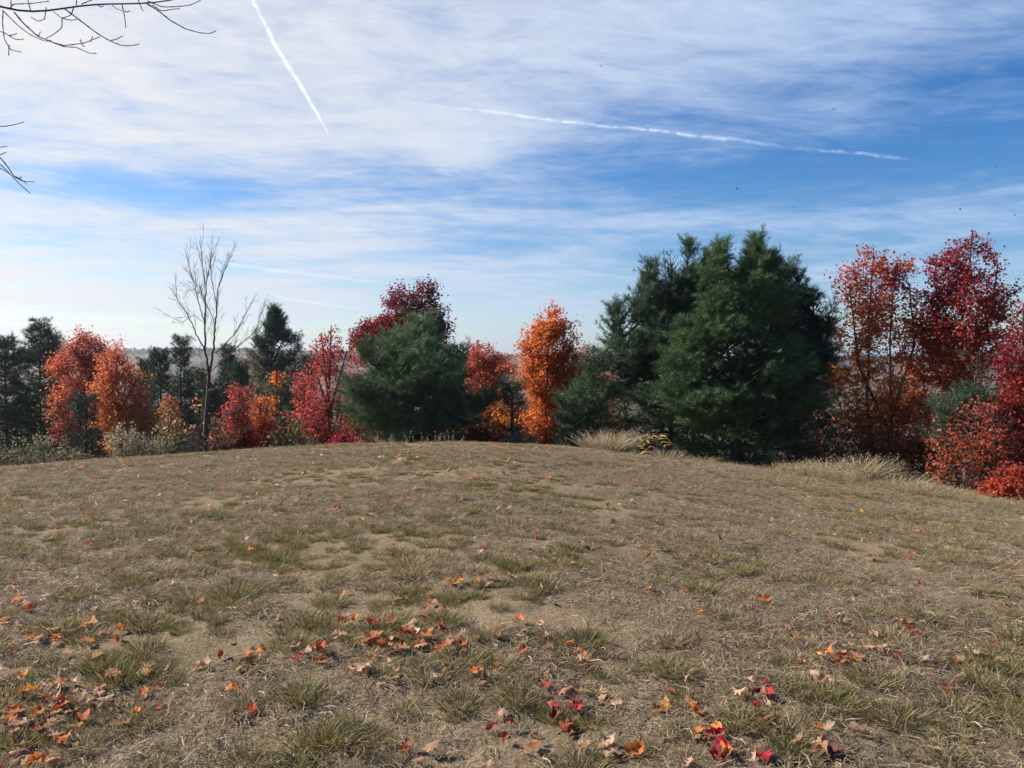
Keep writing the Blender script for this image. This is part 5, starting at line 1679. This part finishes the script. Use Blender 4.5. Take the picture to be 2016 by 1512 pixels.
# ------------------------------------------------------------------ leafless tree standing outside the frame at left, its branches reach in
def near_tree():
    rr = np.random.default_rng(404)
    base = np.array([-8.2, 2.6, float(tz(-8.2, 2.6)) - .08])
    root = thing('bare_tree', 'leafless tree whose low branches hang into the upper left corner', 'tree', base)
    tb = Tubes()
    top = base + np.array([.3, .4, 8.6])
    t_ = np.linspace(0, 1, 14)[:, None]
    tp = base + (top - base) * t_ + np.concatenate([np.zeros((1, 3)), rr.normal(size=(13, 3)) * .03])
    tb.add(tp, np.linspace(.19, .05, 14), 10)
    link('trunk', tb.mesh('trunk', M_TWIG, base), root)

    def smooth_path(pts, m):
        q = np.array(pts); L = np.concatenate([[0], np.cumsum(np.linalg.norm(np.diff(q, axis=0), axis=1))])
        tt = np.linspace(0, L[-1], m)
        o = np.stack([np.interp(tt, L, q[:, i]) for i in range(3)], 1)
        for _ in range(2): o[1:-1] = .25 * o[:-2] + .5 * o[1:-1] + .25 * o[2:]
        return o

    def bud_twig(tbs, q, r0, r1):
        m = len(q)
        rad = np.linspace(r0, r1, m)
        rad[-2:] *= 1.5; rad[-1] = r1 * .3
        for k in range(3, m - 2, 5): rad[k] *= 1.35
        tbs.add(q, rad, 5)
    D = 6.0
    W = lambda px, py, d=0: at(px, py, D + d)
    # upper branch
    up = Tubes()
    start = tp[7]
    main = [start, W(-330, -60, -1.0), W(-120, -20, -.3), W(0, 12), W(30, 24), (W(60, 24)), W(100, 22), W(150, 11), W(215, 7), W(290, 8), W(330, 3), W(395, -14)]
    q = smooth_path(main, 60)
    up.add(q, np.interp(np.linspace(0, 1, 60), [0, .5, .62, .8, 1], [.055, .016, .0125, .0075, .004]), 6)
    tw = [
        [(28, 24), (45, 45), (75, 72), (100, 82), (125, 90), (165, 85), (198, 72)],
        [(100, 82), (125, 92), (150, 93), (176, 105), (191, 105)],
        [(5, 20), (35, 50), (60, 69), (90, 82), (102, 79)],
        [(128, 18), (160, 42), (190, 65), (215, 80), (240, 90), (262, 90), (275, 86)],
        [(218, 80), (232, 76), (242, 70)],
        [(285, 5), (310, 20), (335, 40), (365, 57), (395, 65), (415, 66), (426, 60)],
        [(290, 2), (320, 14), (350, 13), (375, 10), (396, 0)],
        [(300, 10), (318, 22), (340, 18), (355, 17)],
        [(240, 8), (245, 30), (248, 55)],
        [(245, 22), (250, 24), (256, 21)],
        [(272, 0), (278, 15), (282, 22)],
        [(6, 22), (5, 45), (8, 75), (20, 98), (43, 103)],
        [(-10, 60), (8, 64), (30, 78), (48, 77)],
        [(18, 70), (28, 68), (34, 66)],
        [(18, 88), (17, 110)],
        [(20, 16), (25, 8), (60, 7), (98, 2)],
        [(22, 16), (20, -20)],
        [(91, 14), (88, 38), (75, 42), (60, 33)],
        [(146, 12), (140, 30), (122, 36), (104, 22)],
        [(122, 36), (122, 55), (105, 68), (90, 76)],
        [(122, 36), (140, 40), (152, 38)],
        [(160, 8), (185, -2), (200, -8)],
        [(192, 9), (198, 14), (204, 12)],
        [(218, 8), (230, 18), (250, 24)],
        [(158, 78), (163, 90), (167, 92)], [(178, 82), (183, 71)], [(75, 72), (80, 62)], [(60, 20), (52, -10)], [(150, 10), (152, -10)],
    ]
    for s in tw:
        dj = rr.normal() * .12
        q = smooth_path([W(a, b, dj * (i / max(1, len(s) - 1))) for i, (a, b) in enumerate(s)], 6 * len(s))
        bud_twig(up, q, .0055 if len(s) > 5 else .0040, .0026)
    link('branch', up.mesh('branch', M_TWIG, base), root)
    lo = Tubes()
    q = smooth_path([tp[5], W(-300, 240, -1), W(-120, 290, -.2), W(-30, 300), W(0, 312), W(15, 335), W(35, 368), W(60, 381)], 50)
    lo.add(q, np.interp(np.linspace(0, 1, 50), [0, .7, .85, 1], [.03, .008, .005, .003]), 5)
    for s in [[(0, 310), (15, 328), (28, 348), (45, 357), (68, 358)], [(26, 346), (40, 352), (54, 363)], [(38, 354), (42, 347)], [(-20, 248), (10, 249), (30, 245), (48, 240)],
              [(-20, 296), (0, 290), (15, 288)], [(-20, 310), (0, 305), (13, 299)], [(-15, 325), (0, 331), (20, 343)]]:
        q = smooth_path([W(a, b, rr.normal() * .05) for a, b in s], 6 * len(s))
        bud_twig(lo, q, .0042, .0024)
    # the tie back from the stray twig tips to the bough
    for s in [[(-20, 248), (-70, 262), (-120, 288)], [(-20, 296), (-60, 292)], [(-20, 310), (-50, 300)], [(-15, 325), (-45, 302)]]:
        lo.add(smooth_path([W(a, b) for a, b in s], 10), np.linspace(.004, .006, 10), 5)
    link('branch', lo.mesh('branch', M_TWIG, base), root)
    # the rest of the crown, out of frame
    oth = Tubes()
    for i in range(9):
        a = rr.uniform(1.7, 4.6) if i % 2 else rr.uniform(4.6, 6.0)
        k = rr.integers(6, 13)
        d = np.array([math.cos(a) * .8, math.sin(a) * .8, .6])
        e = tp[k] + d * rr.uniform(1.5, 2.8)
        q = smooth_path([tp[k], tp[k] + d * .8 + rr.normal(size=3) * .1, e], 12)
        oth.add(q, np.linspace(.045, .006, 12), 5)
        for _ in range(7):
            j = rr.integers(4, 11); dd = unit(d + rr.normal(size=3) * .6)
            oth.add(q[j] + dd * rr.uniform(.4, 1.0) * np.linspace(0, 1, 5)[:, None], np.linspace(.009, .003, 5), 4)
    link('branch', oth.mesh('branch', M_TWIG, base), root)


near_tree()

# ------------------------------------------------------------------ thin mast on the far ridge
def mast():
    p = at(24, 690, 620)
    g = float(tz(p[0], 620))
    base = np.array([p[0], 620, g])
    H = at(24, 651, 620)[2] - g
    root = thing('radio_mast', 'thin brownish mast rising above pines at the left edge', 'mast', base)
    mm, k = new_mat("rusty_steel")
    pr = k.n('ShaderNodeBsdfPrincipled'); pr.inputs['Base Color'].default_value = C3(.20, .09, .06); pr.inputs['Roughness'].default_value = .7
    o = k.n('ShaderNodeOutputMaterial'); mm.node_tree.links.new(pr.outputs[0], o.inputs[0])
    tb = Tubes()
    for a in range(3):
        b = np.array([math.cos(a * 2.094), math.sin(a * 2.094), 0])
        tb.add(np.array([b * .7, b * .7 + [0, 0, H]]), [.16, .14], 6)
    for h in np.arange(0, H - 2, 2.0):
        for a in range(3):
            b = np.array([math.cos(a * 2.094), math.sin(a * 2.094), 0]) * .7; c = np.array([math.cos((a + 1) * 2.094), math.sin((a + 1) * 2.094), 0]) * .7
            tb.add(np.array([b + [0, 0, h], c + [0, 0, h + 2]]), [.08, .08], 4)
    link('lattice', tb.mesh('lattice', mm), root)
    t2 = Tubes(); t2.add(np.array([[0, 0, H - .5], [0, 0, H + 2.5]]), [.1, .05], 6)
    link('antenna', t2.mesh('antenna', mm), root)


mast()


# ------------------------------------------------------------------ contrails, high above the haze
def contrail_mat():
    m, k = new_mat("ice_trail")
    t = m.node_tree
    g = k.n('ShaderNodeNewGeometry')
    n = k.noise(g.outputs['Position'], .0035, 5, .65)
    a = k.n('ShaderNodeAttribute', attribute_name='Col')
    al = k.m('MULTIPLY', k.ramp(n, .30, .85), a.outputs['Fac'])
    d = k.n('ShaderNodeBsdfDiffuse'); d.inputs[0].default_value = C3(.95, .95, .95)
    tr = k.n('ShaderNodeBsdfTranslucent'); tr.inputs[0].default_value = C3(.95, .95, .95)
    ad = k.n('ShaderNodeAddShader')
    t.links.new(d.outputs[0], ad.inputs[0]); t.links.new(tr.outputs[0], ad.inputs[1])
    tp_ = k.n('ShaderNodeBsdfTransparent')
    mx = k.n('ShaderNodeMixShader')
    t.links.new(al, mx.inputs[0]); t.links.new(tp_.outputs[0], mx.inputs[1]); t.links.new(ad.outputs[0], mx.inputs[2])
    o = k.n('ShaderNodeOutputMaterial'); t.links.new(mx.outputs[0], o.inputs[0])
    return m


M_TRAIL = contrail_mat()


def contrail(label, pts, widths, alphas, seed, n=110):
    """pts in photo pixels -> points on a level 9 km up"""
    rr = np.random.default_rng(seed)
    ALT = 9000.0
    Wp, sc = [], []
    for (px, py) in pts:
        d = ray(px, py); s = ALT / d[2]
        Wp.append(d * s); sc.append(s / F * np.linalg.norm(d))
    Wp = np.array(Wp); sc = np.array(sc)
    u = np.linspace(0, 1, len(pts)); t_ = np.linspace(0, 1, n)
    c = np.stack([np.interp(t_, u, Wp[:, i]) for i in range(3)], 1)
    for _ in range(6): c[1:-1] = .25 * c[:-2] + .5 * c[1:-1] + .25 * c[2:]
    rad = np.interp(t_, u, np.array(widths) * sc * .36); al = np.interp(t_, u, alphas)
    V, Q, Cc, off = [], [], [], 0
    for sh in (1.0, .78, .55, .32):
        tb = Tubes()
        wob = 1 + .45 * (fbm(t_ * n * .22, t_ * 0 + sh * 3, seed, 3) - .5) * 2
        off_ = np.stack([np.zeros(n), np.zeros(n), (fbm(t_ * n * .15, t_ * 0 + 7, seed + 2, 3) - .5) * rad * .9], 1)
        tb.add(c + off_, rad * sh * np.maximum(wob, .2), 10)
        V.append(tb.V[0]); Q.append(tb.Q[0] + off); off += len(tb.V[0])
        Cc.append(np.repeat((al * .08)[:, None], 10, 0).repeat(3, 1))
    V = np.concatenate(V); org = V.mean(0)
    o = link('contrail', mesh_np('contrail', V - org, [np.concatenate(Q)], np.concatenate(Cc), M_TRAIL, True), None, org)
    tag(o, label, 'contrail', 'contrails across the sky')
    return o


contrail('bright steep contrail at the top, slanting down to the right', [(478, -40), (520, 45), (545, 95), (590, 165), (625, 225), (649, 268)], [13, 13, 14, 13, 11, 5], [.7, .8, .95, .9, .75, .35], 1)
contrail('long contrail crossing the blue right half, broken near its right end', [(800, 203), (900, 212), (1000, 225), (1150, 244), (1300, 258), (1400, 270), (1480, 278), (1540, 290), (1620, 297), (1700, 302), (1760, 310), (1805, 316)],
         [12, 12, 11, 10, 11, 14, 14, 12, 11, 12, 11, 3], [.12, .28, .55, .8, .85, .7, .5, .12, .3, .5, .45, .08], 2, 220)
contrail('faint thin contrail low over the left half behind the bare tree', [(395, 510), (460, 521), (560, 535), (660, 545), (770, 558)], [9, 9, 9, 9, 6], [.1, .25, .25, .2, .1], 3)
contrail('faint curved contrail low above the thin red maple', [(520, 568), (560, 588), (640, 600), (720, 607), (770, 610)], [8, 10, 11, 10, 6], [.1, .22, .2, .14, .1], 4)
